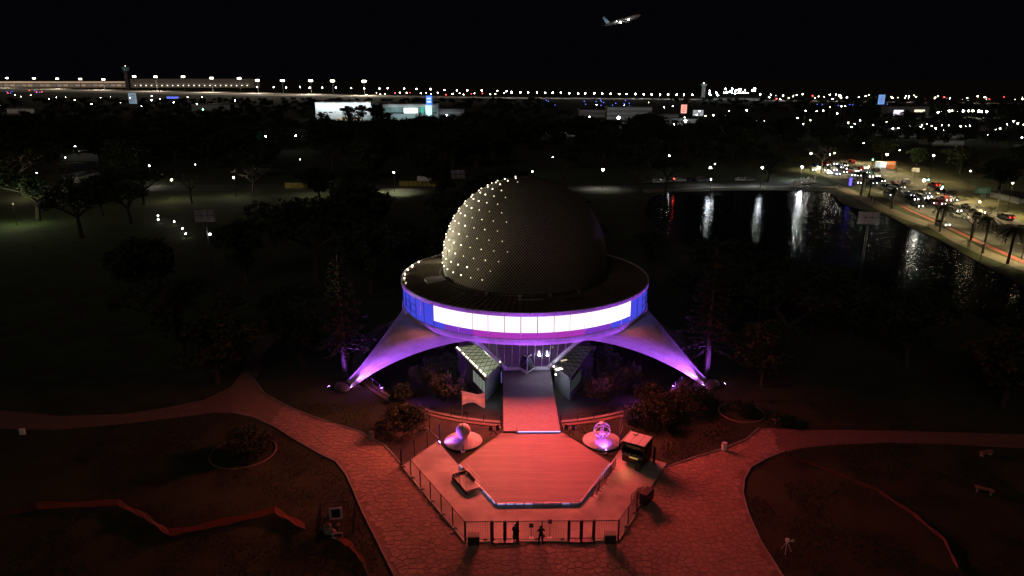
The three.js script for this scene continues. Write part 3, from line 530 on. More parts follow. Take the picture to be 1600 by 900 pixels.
// ================= PAVILIONS IN THE COURT =================
for (const s of [-1, 1]) {
  const lit = s < 0, t = thing('skylit_pavilion', lit ? 'glass-roofed pavilion west of the ramp with a bright row of bulbs along its eave' : 'dim glass-roofed pavilion east of the ramp with two bright patches on its roof', 'pavilion');
  const A = [s * 9.7, 5], B = [s * 5.2, 15.6], C = [s * 3.4, 11], D = [s * 6.5, 3.6], H = 2.1;
  const quad = s < 0 ? [A, B, C, D] : [D, C, B, A], shrink = (p, k) => [p[0] + (s * 6.2 - p[0]) * k, p[1] + (9.2 - p[1]) * k];
  part('wall', slab(quad.map((p) => shrink(p, 0.07)), -1.2, H - 0.45), M('pavilion_wall', [0.2, 0.21, 0.22], { roughness: 0.7, tex: 'coarse' }), t);
  part('roof_glass', slab(quad.map((p) => shrink(p, 0.05)), H - 0.44, H - 0.02), lit ? M('lit_skylight_window', [0.12, 0.13, 0.1], { roughness: 0.5, e: [0.2, 0.215, 0.13] }) : M('dim_skylight_window', [0.05, 0.05, 0.045], { roughness: 0.4, e: [0.018, 0.018, 0.015] }), t);
  const fr = part('roof_frame', [[A, B], [B, C], [C, D], [D, A]].map(([p, q]) => beam([p[0], H - 0.1, p[1]], [q[0], H - 0.1, q[1]], 0.28, 0.34)), M('pavilion_frame', [0.14, 0.14, 0.14], { roughness: 0.6 }), t);
  const mix = (p, q, k) => [p[0] + (q[0] - p[0]) * k, H + 0.03, p[1] + (q[1] - p[1]) * k];
  for (let k = -2; k < 8; k++) for (const flip of [0, 1]) { // diamond lattice of glazing bars
    const sl = 0.3, u0 = k / 8 + 0.06, v0 = Math.max(0, -u0 / sl), v1 = Math.min(1, (1 - u0) / sl), at = (v) => { const w = flip ? 1 - v : v, p = mix(A, B, u0 + sl * v), q = mix(D, C, u0 + sl * v); return p.map((x, i) => x + (q[i] - x) * w); };
    if (v1 > v0 + 0.05) part('glazing_bar', beam(at(v0), at(v1), 0.06, flip ? 0.05 : 0.055), MT.black, fr);
  }
  for (let k = 0; k < 4; k++) part('window_pane', box(0.06, 1.5, 0.8), lit ? M('pavilion_window', [0.1, 0.1, 0.1], { e: [0.16, 0.18, 0.15], roughness: 0.3 }) : M('pavilion_window_dim', [0.05, 0.05, 0.06], { e: [0.02, 0.024, 0.024], roughness: 0.2 }), t, [...mix(shrink(A, 0.05), shrink(B, 0.05), 0.62 + k * 0.1)].map((v, i) => i === 1 ? 0.5 : v)).rotation.y = Math.atan2(B[0] - A[0], B[1] - A[1]);
  if (lit) {
    for (const k of [0, 0.8, 1.6, 3.2, 4, 5.3, 6.1, 7.4, 8.2, 9.1, 10.2, 11, 12.4, 13.1, 14.2, 15]) part('bulb', ball(0.1, 0, 0, 0, 10), MT.bulb, t, [...mix(A, B, 0.06 + k * 0.06)].map((v, i) => (i === 1 ? H + 0.22 : v)));
    for (let k = 0; k < 6; k++) part('bulb', ball(0.1, 0, 0, 0, 8), MT.bulb, t, [...mix(C, D, 0.04 + k * 0.11)].map((v, i) => (i === 1 ? H + 0.18 : v)));
    point(t, [-5.6, H + 1.2, 11.5], [0.9, 1, 0.8], 5);
    part('canopy_tube', rbox(0.16, 1.6, 0.12, 0.03, -3.35, 0.6, 11.9), MT.stripDim, t);
    point(t, [-4.3, 0.4, 16.6], [0.6, 0.8, 1], 5);
  } else {
    part('roof_patch_lamp', rbox(1.0, 0.08, 0.55, 0.03), MT.bulb2, t, [4.0, H + 0.07, 13.0]).rotation.y = 0.5;
    part('roof_patch_lamp', rbox(0.9, 0.08, 0.3, 0.03), MT.bulb3, t, [4.9, H + 0.07, 10.1]).rotation.y = 0.5;
    part('eave_lamp', ball(0.12, 3.4, H + 0.1, 12.2, 8), MT.bulb, t); part('eave_lamp', ball(0.12, 3.6, H - 0.6, 13.2, 8), MT.bulb, t);
    point(t, [3.5, 0.9, 13.9], [0.75, 0.88, 1], 3);
    point(t, [4.4, 0.4, 17.4], [0.45, 0.55, 1], 5);
  }
}

// ================= MONUMENTS, FLAG =================
const monDisc = new THREE.LatheGeometry([[0, 0.62], [0.7, 0.58], [1.4, 0.44], [2.02, 0.24], [2.06, 0.16], [2.02, 0.02], [0, 0]].map(([r, y]) => new THREE.Vector2(r, y)), 56);
{
  const t = thing('sphere_monument', 'smooth pale sphere standing on a shallow conical disc', 'monument', [-7.5, 0, 27.7]);
  const d = part('disc_base', monDisc, MT.concrete, t); part('collar', cyl(0.36, 0.42, 0.16, 0, 0.56, 0, 20), MT.concrete, d);
  part('sphere', new THREE.SphereGeometry(0.78, 40, 28).translate(0, 1.42, 0), MT.fascia, t);
}
{
  const t = thing('armillary_monument', 'open sphere of metal rings on a shallow conical disc', 'monument', [7.5, 0, 27.9]);
  part('disc_base', monDisc, MT.concrete, t);
  const tor = (r, w) => new THREE.TorusGeometry(r, w, 8, 48), c = [0, 1.45, 0];
  const rings = [[0, 0, 0, 0.06], [0, 1.2, 0, 0.035], [Math.PI / 2, 0, 0, 0.05], [Math.PI / 2, 0.45, 0, 0.035], [0, Math.PI / 2, 0.2, 0.035]];
  for (const [x, y, z, w] of rings) part('ring', tor(0.88, w), MT.steel, t, c).rotation.set(x, y, z);
  part('core', new THREE.SphereGeometry(0.2, 20, 14).translate(0, 1.45, 0), MT.steel, t);
  part('cap', new THREE.SphereGeometry(0.92, 24, 6, 0, Math.PI * 2, 0, 0.36).translate(0, 1.45, 0), MT.steel, t);
  part('axis', bar([-0.5, 0.66, 0.1], [0.5, 2.24, -0.1], 0.03), MT.steel, t);
}
for (const [x, z, w] of [[6.9, 30.2, 0.35], [7.35, 30.5, 0.3]]) { const t = thing('notice_stake', w > 0.32 ? 'small white notice on a stake, the western of two before the ring monument' : 'small white notice on a stake, the eastern of two before the ring monument', 'notice', [x, 0, z], 0.3); part('stake', cyl(0.02, 0.02, 0.45, 0, 0, 0, 6), MT.dark, t); part('plate', box(w, 0.28, 0.02, 0, 0.5, 0.03, 0, -0.5), MT.white, t); }
{
  const t = thing('flagpole', 'slim pole flying a banded flag in front of the west pavilion', 'flagpole', [-7.42, 0, 30.0]);
  part('base_block', rbox(0.4, 0.18, 0.4, 0.04, 0, 0.09), MT.white, t);
  part('pole', cyl(0.03, 0.05, 6.95, 0, 0.1, 0, 8), MT.steel, t); part('finial', ball(0.07, 0, 7.1, 0), MT.steel, t);
  const flag = (v0, v1) => { const g = new THREE.PlaneGeometry(1, 1, 26, 6), p = g.attributes.position; for (let i = 0; i < p.count; i++) { const u = p.getX(i) + 0.5, v = v0 + (p.getY(i) + 0.5) * (v1 - v0); p.setXYZ(i, u * 2.35 + 0.03, 5.55 + v * 1.5 - u * 0.12 + 0.1 * Math.sin(u * 5 + v * 2) + (1 - v) * 0.28 * Math.sin(u * 3.1), 0.2 * Math.sin(u * 9 + v * 1.5) * u + u * 0.25); } g.computeVertexNormals(); return g; };
  const cloth = part('flag', flag(0.335, 0.665), M('flag_white', [0.5, 0.47, 0.42], { side: THREE.DoubleSide, roughness: 0.9, transmission: 0.3 }), t);
  const blue = M('flag_pale_blue', [0.36, 0.42, 0.5], { side: THREE.DoubleSide, roughness: 0.9, transmission: 0.3 });
  part('flag_band', flag(0.667, 1), blue, cloth); part('flag_band', flag(0, 0.333), blue, cloth);
}

// ================= KIOSK AND THINGS ON THE PLAZA =================
{
  const cx = 10.55, cz = 32.0, turn = -0.555, w = 2.35, d = 2.35, h = 2.42;
  const t = thing('food_kiosk', 'dark food trailer with a pale panelled roof and a yellow lit serving counter', 'food trailer', [cx, 0.1, cz], turn);
  part('body', [rbox(w, 0.95, d, 0.06, 0, 0.72, 0), box(0.1, h - 1.2, d, -w / 2 + 0.05, 1.75, 0), box(0.1, h - 1.2, d, w / 2 - 0.05, 1.75, 0), box(w - 0.22, h - 1.2, 0.1, 0, 1.75, -d / 2 + 0.05), box(w - 0.22, 0.3, 0.1, 0, h - 0.28, d / 2 - 0.05)], MT.black, t);
  const roof = part('roof', rbox(w + 0.1, 0.09, d + 0.1, 0.03, 0, h, 0), MT.dark, t);
  for (let k = -1; k <= 1; k++) part('roof_panel', rbox(w / 3 - 0.03, 0.05, d, 0.015), M('roof_panel_' + k, [0.66, 0.62, 0.6], { roughness: 0.5 }), roof, [k * (w / 3), h + 0.06, 0]);
  part('roof_trim', rbox(0.07, 0.09, d + 0.2, 0.02, -w / 2 - 0.07, h + 0.06, 0), MT.white, roof);
  part('roof_vent', rbox(0.5, 0.1, 0.24, 0.03, -0.55, h + 0.14, -0.75), MT.white, roof);
  const c = part('serving_counter', [rbox(w * 0.86, 0.06, 0.45, 0.02, 0, 1.2, d / 2 + 0.1), box(w * 0.8, 0.04, 0.3, 0, 1.55, 0.4)], MT.steel, t);
  part('lit_menu_light', rbox(0.95, 0.34, 0.06, 0.02, 0.1, 1.02, d / 2 + 0.06), M('yellow_sign_light', [0.5, 0.4, 0.1], { e: [0.34, 0.24, 0.05] }), t);
  for (let k = 0; k < 5; k++) part('jar', cyl(0.06, 0.06, 0.16, -0.7 + k * 0.34 + (k === 2 ? 0.08 : 0), 1.23, d / 2 + 0.12, 8), k % 2 ? MT.white : M('jar_yellow', [0.5, 0.38, 0.06]), c);
  part('fascia_sign', box(1.4, 0.18, 0.03, 0, h - 0.28, d / 2 + 0.02), M('olive_sign', [0.14, 0.13, 0.03], { e: [0.012, 0.011, 0.002] }), t);
  part('side_door', [box(0.05, 1.9, 0.75, w / 2 + 0.65, 1.1, -0.1, 0.6), box(0.04, 0.05, 0.6, w / 2 + 0.4, 1.9, -0.4, 1.2)], MT.dark, t);
  part('cabinet', rbox(0.55, 0.7, 0.5, 0.04, w / 2 - 0.4, 0.35, d / 2 + 0.45), M('green_cabinet', [0.03, 0.06, 0.05], { roughness: 0.5 }), t);
  for (const s of [-1, 1]) { const wh = part('wheel', new THREE.TorusGeometry(0.24, 0.09, 8, 20).rotateY(Math.PI / 2).translate(s * (w / 2 - 0.04), 0.32, -0.3), MT.black, t); part('rim', new THREE.CylinderGeometry(0.16, 0.16, 0.1, 16).rotateZ(Math.PI / 2).translate(s * (w / 2 - 0.04), 0.32, -0.3), MT.steel, wh); }
  part('draw_bar', bar([0, 0.4, -d / 2], [0, 0.4, -d / 2 - 0.9], 0.05), MT.dark, t);
  part('service_lamp', ball(0.06, 0.1, 1.98, d / 2 - 0.1, 8), MT.bulb3, t);
  spot(t, [0.1, 1.98, d / 2 + 0.15], [-0.1, 0, d / 2 + 2.1], [1, 0.7, 0.2], 7, 0.42, 0.9, 4);
}
// crowd barriers: by the deck's east edge and leaning at the end of the fence
const barrierGeo = [bar([-0.9, 1.1, 0], [0.9, 1.1, 0], 0.03), bar([-0.9, 0.25, 0], [0.9, 0.25, 0], 0.03), bar([-0.9, 0.25, 0], [-0.9, 1.1, 0], 0.03), bar([0.9, 0.25, 0], [0.9, 1.1, 0], 0.03)];
function barrier(label, x, z, turn, group, y = 0.1, tilt = 0) {
  const t = thing('crowd_barrier', label, 'barrier', [x, y, z], turn, group); t.rotation.x = tilt;
  part('frame', barrierGeo, MT.dark, t);
  for (let k = 1; k < 10; k++) part('bar', cyl(0.013, 0.013, 0.85, -0.9 + k * 0.18, 0.25, 0, 5), MT.dark, t);
  for (const s of [-0.6, 0.6]) part('foot', [bar([s, 0.02, -0.28], [s, 0.02, 0.28], 0.02), bar([s, 0.02, 0], [s, 0.25, 0], 0.02)], MT.dark, t);
}
[[5.55, 38.0, 1.02], [5.95, 37.6, 1.1], [6.35, 36.9, 0.98], [7.0, 35.6, 1.06], [7.35, 34.9, 1.0], [7.75, 34.2, 1.1]].forEach(([x, z, r]) => barrier('metal crowd barrier in the cluster along the east edge of the deck', x, z, r, 'barriers along the deck edge'));
[[9.0, 39.4, 1.0, -0.12], [9.25, 39.35, 1.05, -0.16], [9.5, 39.2, 1.0, -0.2]].forEach(([x, z, r, q]) => barrier('metal barrier leaning against the others at the east end of the fence', x, z, r, 'barriers leaning at the fence end', 0.1, q));
{
  const t = thing('equipment_case', 'large dark equipment case on wheels beside the leaning barriers', 'case', [10.1, 0, 39.3], 0.9);
  part('body', rbox(1.5, 1.0, 0.75, 0.05, 0, 0.62, 0), MT.black, t); part('lid', rbox(1.52, 0.12, 0.77, 0.04, 0, 1.18, 0), MT.dark, t);
  for (const [x, z] of [[-0.6, -0.28], [0.6, -0.28], [-0.6, 0.28], [0.6, 0.28]]) part('caster', new THREE.CylinderGeometry(0.06, 0.06, 0.05, 10).rotateX(Math.PI / 2).translate(x, 0.06, z), MT.dark, t);
}
for (const [x, lab] of [[-5.75, 'dark square litter bin with a pale lid before the west end of the front fence'], [5.8, 'dark square litter bin with a pale lid before the east end of the front fence']]) {
  const t = thing('square_bin', lab, 'bin', [x, 0.04, 45.35]);
  part('body', rbox(0.95, 0.85, 0.6, 0.05, 0, 0.56, 0), M('green_black_paint', [0.02, 0.03, 0.022], { roughness: 0.5 }), t); part('lid', rbox(1.02, 0.09, 0.66, 0.03, 0, 1.03, 0), MT.apron, t);
  for (const s of [-0.28, 0.28]) part('leg', box(0.06, 0.16, 0.4, s, 0.08, 0), MT.black, t);
}
for (const [x, z, lab, m] of [[-17.55, 26.9, 'pale cylindrical litter bin at the kerb before the western bush', M('grey_bin', [0.3, 0.28, 0.26], {})], [20.25, 29.9, 'pale litter bin at the kerb of the eastern path, casting a long shadow', MT.white]]) {
  const t = thing('litter_bin', lab, 'bin', [x, 0, z]); part('body', cyl(0.3, 0.26, 0.85, 0, 0.05, 0, 18), m, t); part('rim', new THREE.TorusGeometry(0.3, 0.035, 8, 24).rotateX(Math.PI / 2).translate(0, 0.9, 0), MT.dark, t); part('foot', cyl(0.2, 0.24, 0.06, 0, 0, 0, 14), MT.dark, t);
}
for (const [x, z, h, lab] of [[-0.85, 44.55, 1.15, 'small notice on a thin stand inside the middle fence, between the two people'], [0.75, 44.6, 1.55, 'dark notice plate on the fence beside the person raising a phone']]) {
  const t = thing('sign_stand', lab, 'sign', [x, 0.1, z]); part('base', cyl(0.2, 0.22, 0.05, 0, 0, 0, 16), MT.white, t); part('post', cyl(0.025, 0.025, h, 0, 0.03, 0, 8), MT.black, t); part('plate', rbox(0.36, 0.42, 0.03, 0.03, 0, h + 0.1, 0), MT.dark, t);
}
{
  const t = thing('fenced_exhibit', 'low mesh enclosure round a white framed panel on the western lawn', 'enclosure', [G(527, 824)[0], 0, G(527, 824)[1]], 0.12);
  for (const [x, z] of [[-1.5, -1.2], [1.5, -1.2], [1.5, 1.2], [-1.5, 1.2]]) part('corner_post', box(0.07, 1.9, 0.07, x, 0.95, z), MT.black, t);
  for (const [a, b] of [[[-1.5, -1.2], [1.5, -1.2]], [[1.5, -1.2], [1.5, 1.2]], [[-1.5, 1.2], [-1.5, -1.2]], [[-1.5, 1.2], [1.5, 1.2]]]) { const gs = []; for (let k = 0; k <= 20; k++) { const x = a[0] + ((b[0] - a[0]) * k) / 20, z = a[1] + ((b[1] - a[1]) * k) / 20; gs.push(box(0.014, 1.7, 0.014, x, 0.95, z)); } for (const y of [0.1, 0.95, 1.8]) gs.push(beam([a[0], y, a[1]], [b[0], y, b[1]], 0.03, 0.03)); part('mesh_panel', gs, MT.black, t); }
  const fr = part('framed_panel', [box(1.1, 0.16, 0.06, 0, 1.6), box(1.1, 0.16, 0.06, 0, 0.6), box(0.16, 0.9, 0.06, -0.47, 1.1), box(0.16, 0.9, 0.06, 0.47, 1.1)], MT.fascia, t, [-0.1, 0, -0.5]); part('dark_board', box(0.8, 0.86, 0.03, 0, 1.1), MT.black, fr);
  for (let k = 0; k < 7; k++) part('rock', new THREE.IcosahedronGeometry(rr(0.18, 0.38), 1).translate(rr(-1, 1.1), 0.12, rr(-0.2, 0.9)), MT.kerb, t);
}
{ const t = thing('small_plaque', 'small framed plaque standing in front of the mesh enclosure', 'plaque', [G(528, 843)[0], 0, G(528, 843)[1]], 0.12); part('frame', [box(0.9, 0.09, 0.04, 0, 0.62), box(0.9, 0.09, 0.04, 0, 0.2), box(0.09, 0.4, 0.04, -0.4, 0.41), box(0.09, 0.4, 0.04, 0.4, 0.41)], MT.fascia, t); part('board', box(0.72, 0.34, 0.02, 0, 0.41), MT.dark, t); for (const s of [-0.35, 0.35]) part('leg', box(0.04, 0.2, 0.04, s, 0.1, -0.02), MT.dark, t); }
// debris netting on stakes, low across both lawns
const netMat = M('orange_netting', [0.19, 0.05, 0.026], { roughness: 1, transmission: 0.6, side: THREE.DoubleSide });
function netting(label, px, tall = 0.66) {
  const pts = px.map(([x, y]) => G(x, y)), t = thing('safety_netting', label, 'netting');
  for (let i = 0; i < pts.length - 1; i++) {
    const [a, b] = pts[i], [c, d] = pts[i + 1], n = 14, pos = [], L = Math.hypot(c - a, d - b), ux = (c - a) / L, uz = (d - b) / L, gs = [];
    const sag = (u) => 0.22 * Math.sin(Math.PI * u) + 0.03 * Math.sin(u * 19 + i), W = (u, v) => V(a + (c - a) * u - uz * 0.05 * Math.sin(u * 11 + v * 3), 0.06 + v * tall - sag(u) * v * tall * 1.4, b + (d - b) * u + ux * 0.05 * Math.sin(u * 11 + v * 3));
    // flat plastic tapes, woven: level ones and upright ones
    const tape = (p, q, off) => { const g = new THREE.BufferGeometry(), A = p.clone().add(off), B = p.clone().sub(off), C = q.clone().sub(off), D = q.clone().add(off); g.setAttribute('position', new THREE.Float32BufferAttribute([A, B, C, A, C, D].flatMap((w) => w.toArray()), 3)); g.computeVertexNormals(); return g; };
    for (let v = 0; v <= 7; v++) for (let k = 0; k < n; k++) gs.push(tape(W(k / n, v / 7), W((k + 1) / n, v / 7), V(0, v === 0 || v === 7 ? 0.04 : 0.026, 0)));
    const m = Math.max(4, Math.round(L / 0.2)); for (let k = 0; k <= m; k++) gs.push(tape(W(k / m, 0).add(V(-uz * 0.004, 0, ux * 0.004)), W(k / m, 1).add(V(-uz * 0.004, 0, ux * 0.004)), V(ux * 0.03, 0, uz * 0.03)));
    part('net_panel', gs, netMat, t);
  }
  pts.forEach(([x, z]) => part('stake', cyl(0.02, 0.025, 1.15, x, 0, z, 6), MT.paleBark, t));
}
netting('orange safety netting on stakes zigzagging across the western lawn', [[-20, 818], [60, 795], [185, 790], [228, 812], [265, 838], [345, 822], [430, 802], [478, 828]]);
netting('orange safety netting curving in front of the mesh enclosure to the photo bottom', [[520, 840], [548, 856], [568, 882], [580, 915]]);
netting('orange safety netting arching over the dark eastern lawn', [[1226, 716], [1262, 725], [1307, 742], [1370, 768], [1427, 806], [1475, 846], [1496, 890]], 0.3);
{ const t = thing('white_marker_box', 'small white box on a stake standing alone on the western lawn', 'marker', [G(37, 684)[0], 0, G(37, 684)[1]]); part('stake', cyl(0.03, 0.03, 0.7, 0, 0, 0, 6), MT.dark, t); part('box', rbox(0.55, 0.7, 0.3, 0.04, 0, 0.75, 0), MT.white, t); }
{ const [x, z] = G(1228, 862), t = thing('survey_tripod', 'white instrument on a spindly tripod on the dark eastern lawn', 'tripod', [x, 0, z]); for (let k = 0; k < 3; k++) part('leg', bar([0, 1, 0], [0.45 * Math.cos(k * 2.1), 0, 0.45 * Math.sin(k * 2.1)], 0.025), MT.white, t); part('instrument', [rbox(0.3, 0.3, 0.2, 0.03, 0, 1.12, 0), rbox(0.26, 0.22, 0.04, 0.01, 0.45, 1.05, 0), bar([0, 1.05, 0], [0.45, 1.05, 0], 0.02)], MT.white, t); }
for (const [px, py, lab, q] of [[1216, 660, 'stone bench half hidden among plants by the eastern path', 0.4], [1540, 712, 'pale stone seat far across the eastern lawn, the farther one', 0.3], [1537, 770, 'pale stone seat far across the eastern lawn, the nearer one', -0.6]]) { const [x, z] = G(px, py), t = thing('stone_bench', lab, 'bench', [x, 0, z], q); part('seat', rbox(1.6, 0.12, 0.5, 0.04, 0, 0.45, 0), MT.mortar, t); for (const s of [-0.55, 0.55]) part('support', rbox(0.2, 0.4, 0.42, 0.03, s, 0.2, 0), MT.kerb, t); }

// ================= PEOPLE =================
function person(label, [x, z], turn, pose, mats, held) {
  const res = 100, S = 1.05, mc = new MarchingCubes(res, MT.black, false, false, 120000);
  const caps = [], add = (a, b, r1, r2, k = 0) => caps.push([...a, ...b, r1, r2, k]);
  const P = pose; // joints in metres, y measured from the ground; the field is centred on y = 0.95
  add(P.hips, P.chest, 0.145, 0.165); add(P.chest, P.neck, 0.16, 0.08); add(P.neck, P.head, 0.055, 0.06); 
  add([P.head[0], P.head[1] + 0.02, P.head[2]], [P.head[0], P.head[1] + 0.1, P.head[2] + 0.005], 0.082, 0.1); // skull
  add([P.head[0], P.head[1] + 0.03, P.head[2] - 0.085], [P.head[0], P.head[1] + 0.06, P.head[2] - 0.09], 0.018, 0.014); // nose, the figure faces -z
  for (const s of [-1, 1]) {
    const sh = [P.neck[0] + s * 0.19, P.neck[1] - 0.07, P.neck[2]], [el, wr] = s < 0 ? P.armL : P.armR, [kn, an] = s < 0 ? P.legL : P.legR, hp = [P.hips[0] + s * 0.095, P.hips[1] - 0.02, P.hips[2]];
    add(P.neck.map((v, i) => v - (i === 1 ? 0.05 : 0)), sh, 0.08, 0.075); add(sh, el, 0.065, 0.05); add(el, wr, 0.05, 0.036);
    add(hp, kn, 0.1, 0.065); add(kn, an, 0.065, 0.045); add([an[0], 0.055, an[2] + 0.03], [an[0] + s * 0.02, 0.045, an[2] - 0.16], 0.05, 0.04);
    add([P.head[0] + s * 0.095, P.head[1] + 0.04, P.head[2]], [P.head[0] + s * 0.1, P.head[1] + 0.07, P.head[2] + 0.01], 0.016, 0.018);
    // hand: palm, four fingers, thumb
    const dir = V(...wr).sub(V(...el)).normalize(), pal = V(...wr).addScaledVector(dir, 0.085); add(wr, pal.toArray(), 0.034, 0.04);
  }
  const f = mc.field, h = res / 2;
  for (let k = 0; k < res; k++) for (let j = 0; j < res; j++) for (let i = 0; i < res; i++) {
    const px = ((i - h) / h) * S, py = ((j - h) / h) * S + 0.95, pz = ((k - h) / h) * S;
    let d = 9;
    if (Math.abs(px) < 0.6 && Math.abs(pz) < 0.6) for (const c of caps) {
      const bx = c[3] - c[0], by = c[4] - c[1], bz = c[5] - c[2], qx = px - c[0], qy = py - c[1], qz = pz - c[2], t = Math.min(1, Math.max(0, (qx * bx + qy * by + qz * bz) / (bx * bx + by * by + bz * bz + 1e-9)));
      const e = Math.hypot(qx - bx * t, qy - by * t, qz - bz * t) - (c[6] + (c[7] - c[6]) * t), w = Math.max(0, 0.03 - Math.abs(d - e)) / 0.03;
      d = Math.min(d, e) - w * w * 0.03 * 0.25;
    }
    f[k * res * res + j * res + i] = -d;
  }
  mc.isolation = 0; mc.update();
  const n = mc.count, pos = new Float32Array(mc.positionArray.slice(0, n * 3)), col = new Float32Array(n * 3);
  for (let i = 0; i < n * 3; i += 3) { pos[i] *= S; pos[i + 1] = pos[i + 1] * S + 0.95; pos[i + 2] *= S; }
  const gs = [];
  let g = new THREE.BufferGeometry(); g.setAttribute('position', new THREE.BufferAttribute(pos, 3)); g.setAttribute('normal', new THREE.BufferAttribute(new Float32Array(mc.normalArray.slice(0, n * 3)), 3)); gs.push(g);
  const fingers = [];
  for (const s of [-1, 1]) {
    const [el, wr] = s < 0 ? P.armL : P.armR, dir = V(...wr).sub(V(...el)).normalize(), side = V(s, 0, 0.2).cross(dir).cross(dir).normalize().multiplyScalar(-1), nrm = dir.clone().cross(side);
    [0.07, 0.08, 0.075, 0.058].forEach((L, q) => { const a = V(...wr).addScaledVector(dir, 0.1).addScaledVector(nrm, (q - 1.5) * 0.021), b = a.clone().addScaledVector(dir, L * 0.5).addScaledVector(side, 0.008), c = b.clone().addScaledVector(dir, L * 0.42).addScaledVector(side, 0.028); fingers.push(bar(a.toArray(), b.toArray(), 0.0095, 7, 0.0085), bar(b.toArray(), c.toArray(), 0.0085, 7, 0.007), ball(0.0075, c.x, c.y, c.z, 6)); });
    const a = V(...wr).addScaledVector(dir, 0.045).addScaledVector(nrm, -0.036), b = a.clone().addScaledVector(dir, 0.04).addScaledVector(nrm, -0.024); fingers.push(bar(a.toArray(), b.toArray(), 0.012, 7, 0.009));
  }
  const body = mergeGeometries([...gs, ...fingers.map((x) => { const k = x.toNonIndexed(); k.deleteAttribute('uv'); return k; })]), bp = body.attributes.position, bc = new Float32Array(bp.count * 3);
  for (let i = 0; i < bp.count; i++) {
    const yy = bp.getY(i), xx = bp.getX(i), zz = bp.getZ(i), nearHand = [P.armL[1], P.armR[1]].some((w) => Math.hypot(xx - w[0], yy - w[1], zz - w[2]) < 0.14 && Math.hypot(xx - w[0], yy - w[1], zz - w[2]) > 0.0), c = yy < 0.1 ? mats.shoes : nearHand || yy > P.neck[1] + 0.03 ? mats.skin : yy < P.hips[1] + 0.02 ? mats.trousers : mats.top;
    bc.set(c, i * 3);
  }
  body.setAttribute('color', new THREE.BufferAttribute(bc, 3));
  const t = thing('person', label, 'person', [x, 0.03, z], turn);
  const bm = new THREE.MeshPhysicalMaterial({ roughness: 0.9, vertexColors: true }); bm.name = 'clothed_body'; part('body', body, bm, t);
  const [hx, hy, hz] = P.head, hair = part('hair', new THREE.SphereGeometry(0.112, 20, 12, 0, Math.PI * 2, 0, 1.75).rotateX(0.45).translate(hx, hy + 0.085, hz + 0.012), M('hair', [0.015, 0.012, 0.01], { roughness: 0.7 }), t);
  held?.(t);
  return t;
}
const wear = { top: [0.012, 0.012, 0.014], trousers: [0.018, 0.018, 0.022], skin: [0.2, 0.12, 0.08], shoes: [0.01, 0.01, 0.01] };
person('person in a long dark coat leaning at the edge of the west gate', [-2.22, 45.05], -0.5, { hips: [0, 0.98, 0], chest: [0, 1.3, 0.01], neck: [0.01, 1.52, -0.01], head: [0.02, 1.62, -0.03], armL: [[-0.27, 1.2, 0.03], [-0.2, 1.02, -0.12]], armR: [[0.34, 1.22, -0.02], [0.16, 1.1, -0.17]], legL: [[-0.1, 0.5, -0.01], [-0.1, 0.08, 0.03]], legR: [[0.1, 0.5, -0.04], [0.12, 0.08, 0.0]] }, wear, (t) => part('long_coat', new THREE.LatheGeometry([[0.2, 1.36], [0.205, 1.2], [0.2, 1.0], [0.225, 0.72], [0.25, 0.5], [0.235, 0.5], [0.19, 1.0]].map(([r, y]) => new THREE.Vector2(r, y)), 20).scale(1, 1, 0.78), M('coat_cloth', [0.012, 0.012, 0.013], { roughness: 1, side: THREE.DoubleSide }), t));
person('person standing with legs apart at the middle fence, raising both arms to take a picture', [-0.05, 45.3], 0.05, { hips: [0, 0.97, 0], chest: [0, 1.29, 0.02], neck: [0, 1.51, -0.01], head: [-0.03, 1.61, -0.03], armL: [[-0.3, 1.26, -0.1], [-0.12, 1.42, -0.3]], armR: [[0.31, 1.27, -0.1], [0.1, 1.43, -0.31]], legL: [[-0.15, 0.51, -0.03], [-0.2, 0.08, 0.02]], legR: [[0.13, 0.51, -0.02], [0.19, 0.08, 0.03]] }, wear, (t) => { const b = part('shoulder_bag', rbox(0.12, 0.22, 0.26, 0.04, 0.26, 0.86, 0.02), MT.black, t); part('strap', bar([-0.14, 1.46, 0.1], [0.24, 0.94, 0.1], 0.014), MT.black, b); });
{ const t = thing('phone', 'phone held up in both hands by the person at the middle fence', 'phone', [-0.06, 1.5, 44.9], 0.05); part('case', rbox(0.16, 0.085, 0.012, 0.005), MT.black, t); part('phone_screen', box(0.15, 0.075, 0.002, 0, 0, 0.0075), M('phone_screen_glow', [0.05, 0.05, 0.05], { e: [0.05, 0.03, 0.03] }), t); }

// ================= VEGETATION =================
function leafGeo(clumps, perClump, size, clumpR, flat = 1) {
  const pos = [];
  for (const [cx, cy, cz, cr] of clumps) for (let i = 0; i < perClump; i++) {
    const d = V(rr(-1, 1), rr(-1, 1), rr(-1, 1)); if (d.length() > 1) d.normalize(); const r = (cr ?? clumpR) * (0.55 + 0.45 * rnd());
    const c = V(cx + d.x * r, cy + d.y * r * flat, cz + d.z * r), a = V(rr(-1, 1), rr(-0.6, 0.6), rr(-1, 1)).normalize(), b = V(rr(-1, 1), rr(-1, 1), rr(-1, 1)).cross(a).normalize(), s = size * rr(0.6, 1.25);
    const p0 = c.clone().addScaledVector(a, -s), p1 = c.clone().addScaledVector(b, s * 0.45), p2 = c.clone().addScaledVector(a, s), p3 = c.clone().addScaledVector(b, -s * 0.45);
    pos.push(...p0.toArray(), ...p1.toArray(), ...p2.toArray(), ...p0.toArray(), ...p2.toArray(), ...p3.toArray());
  }
  const g = new THREE.BufferGeometry(); g.setAttribute('position', new THREE.Float32BufferAttribute(pos, 3)); g.computeVertexNormals(); return g;
}
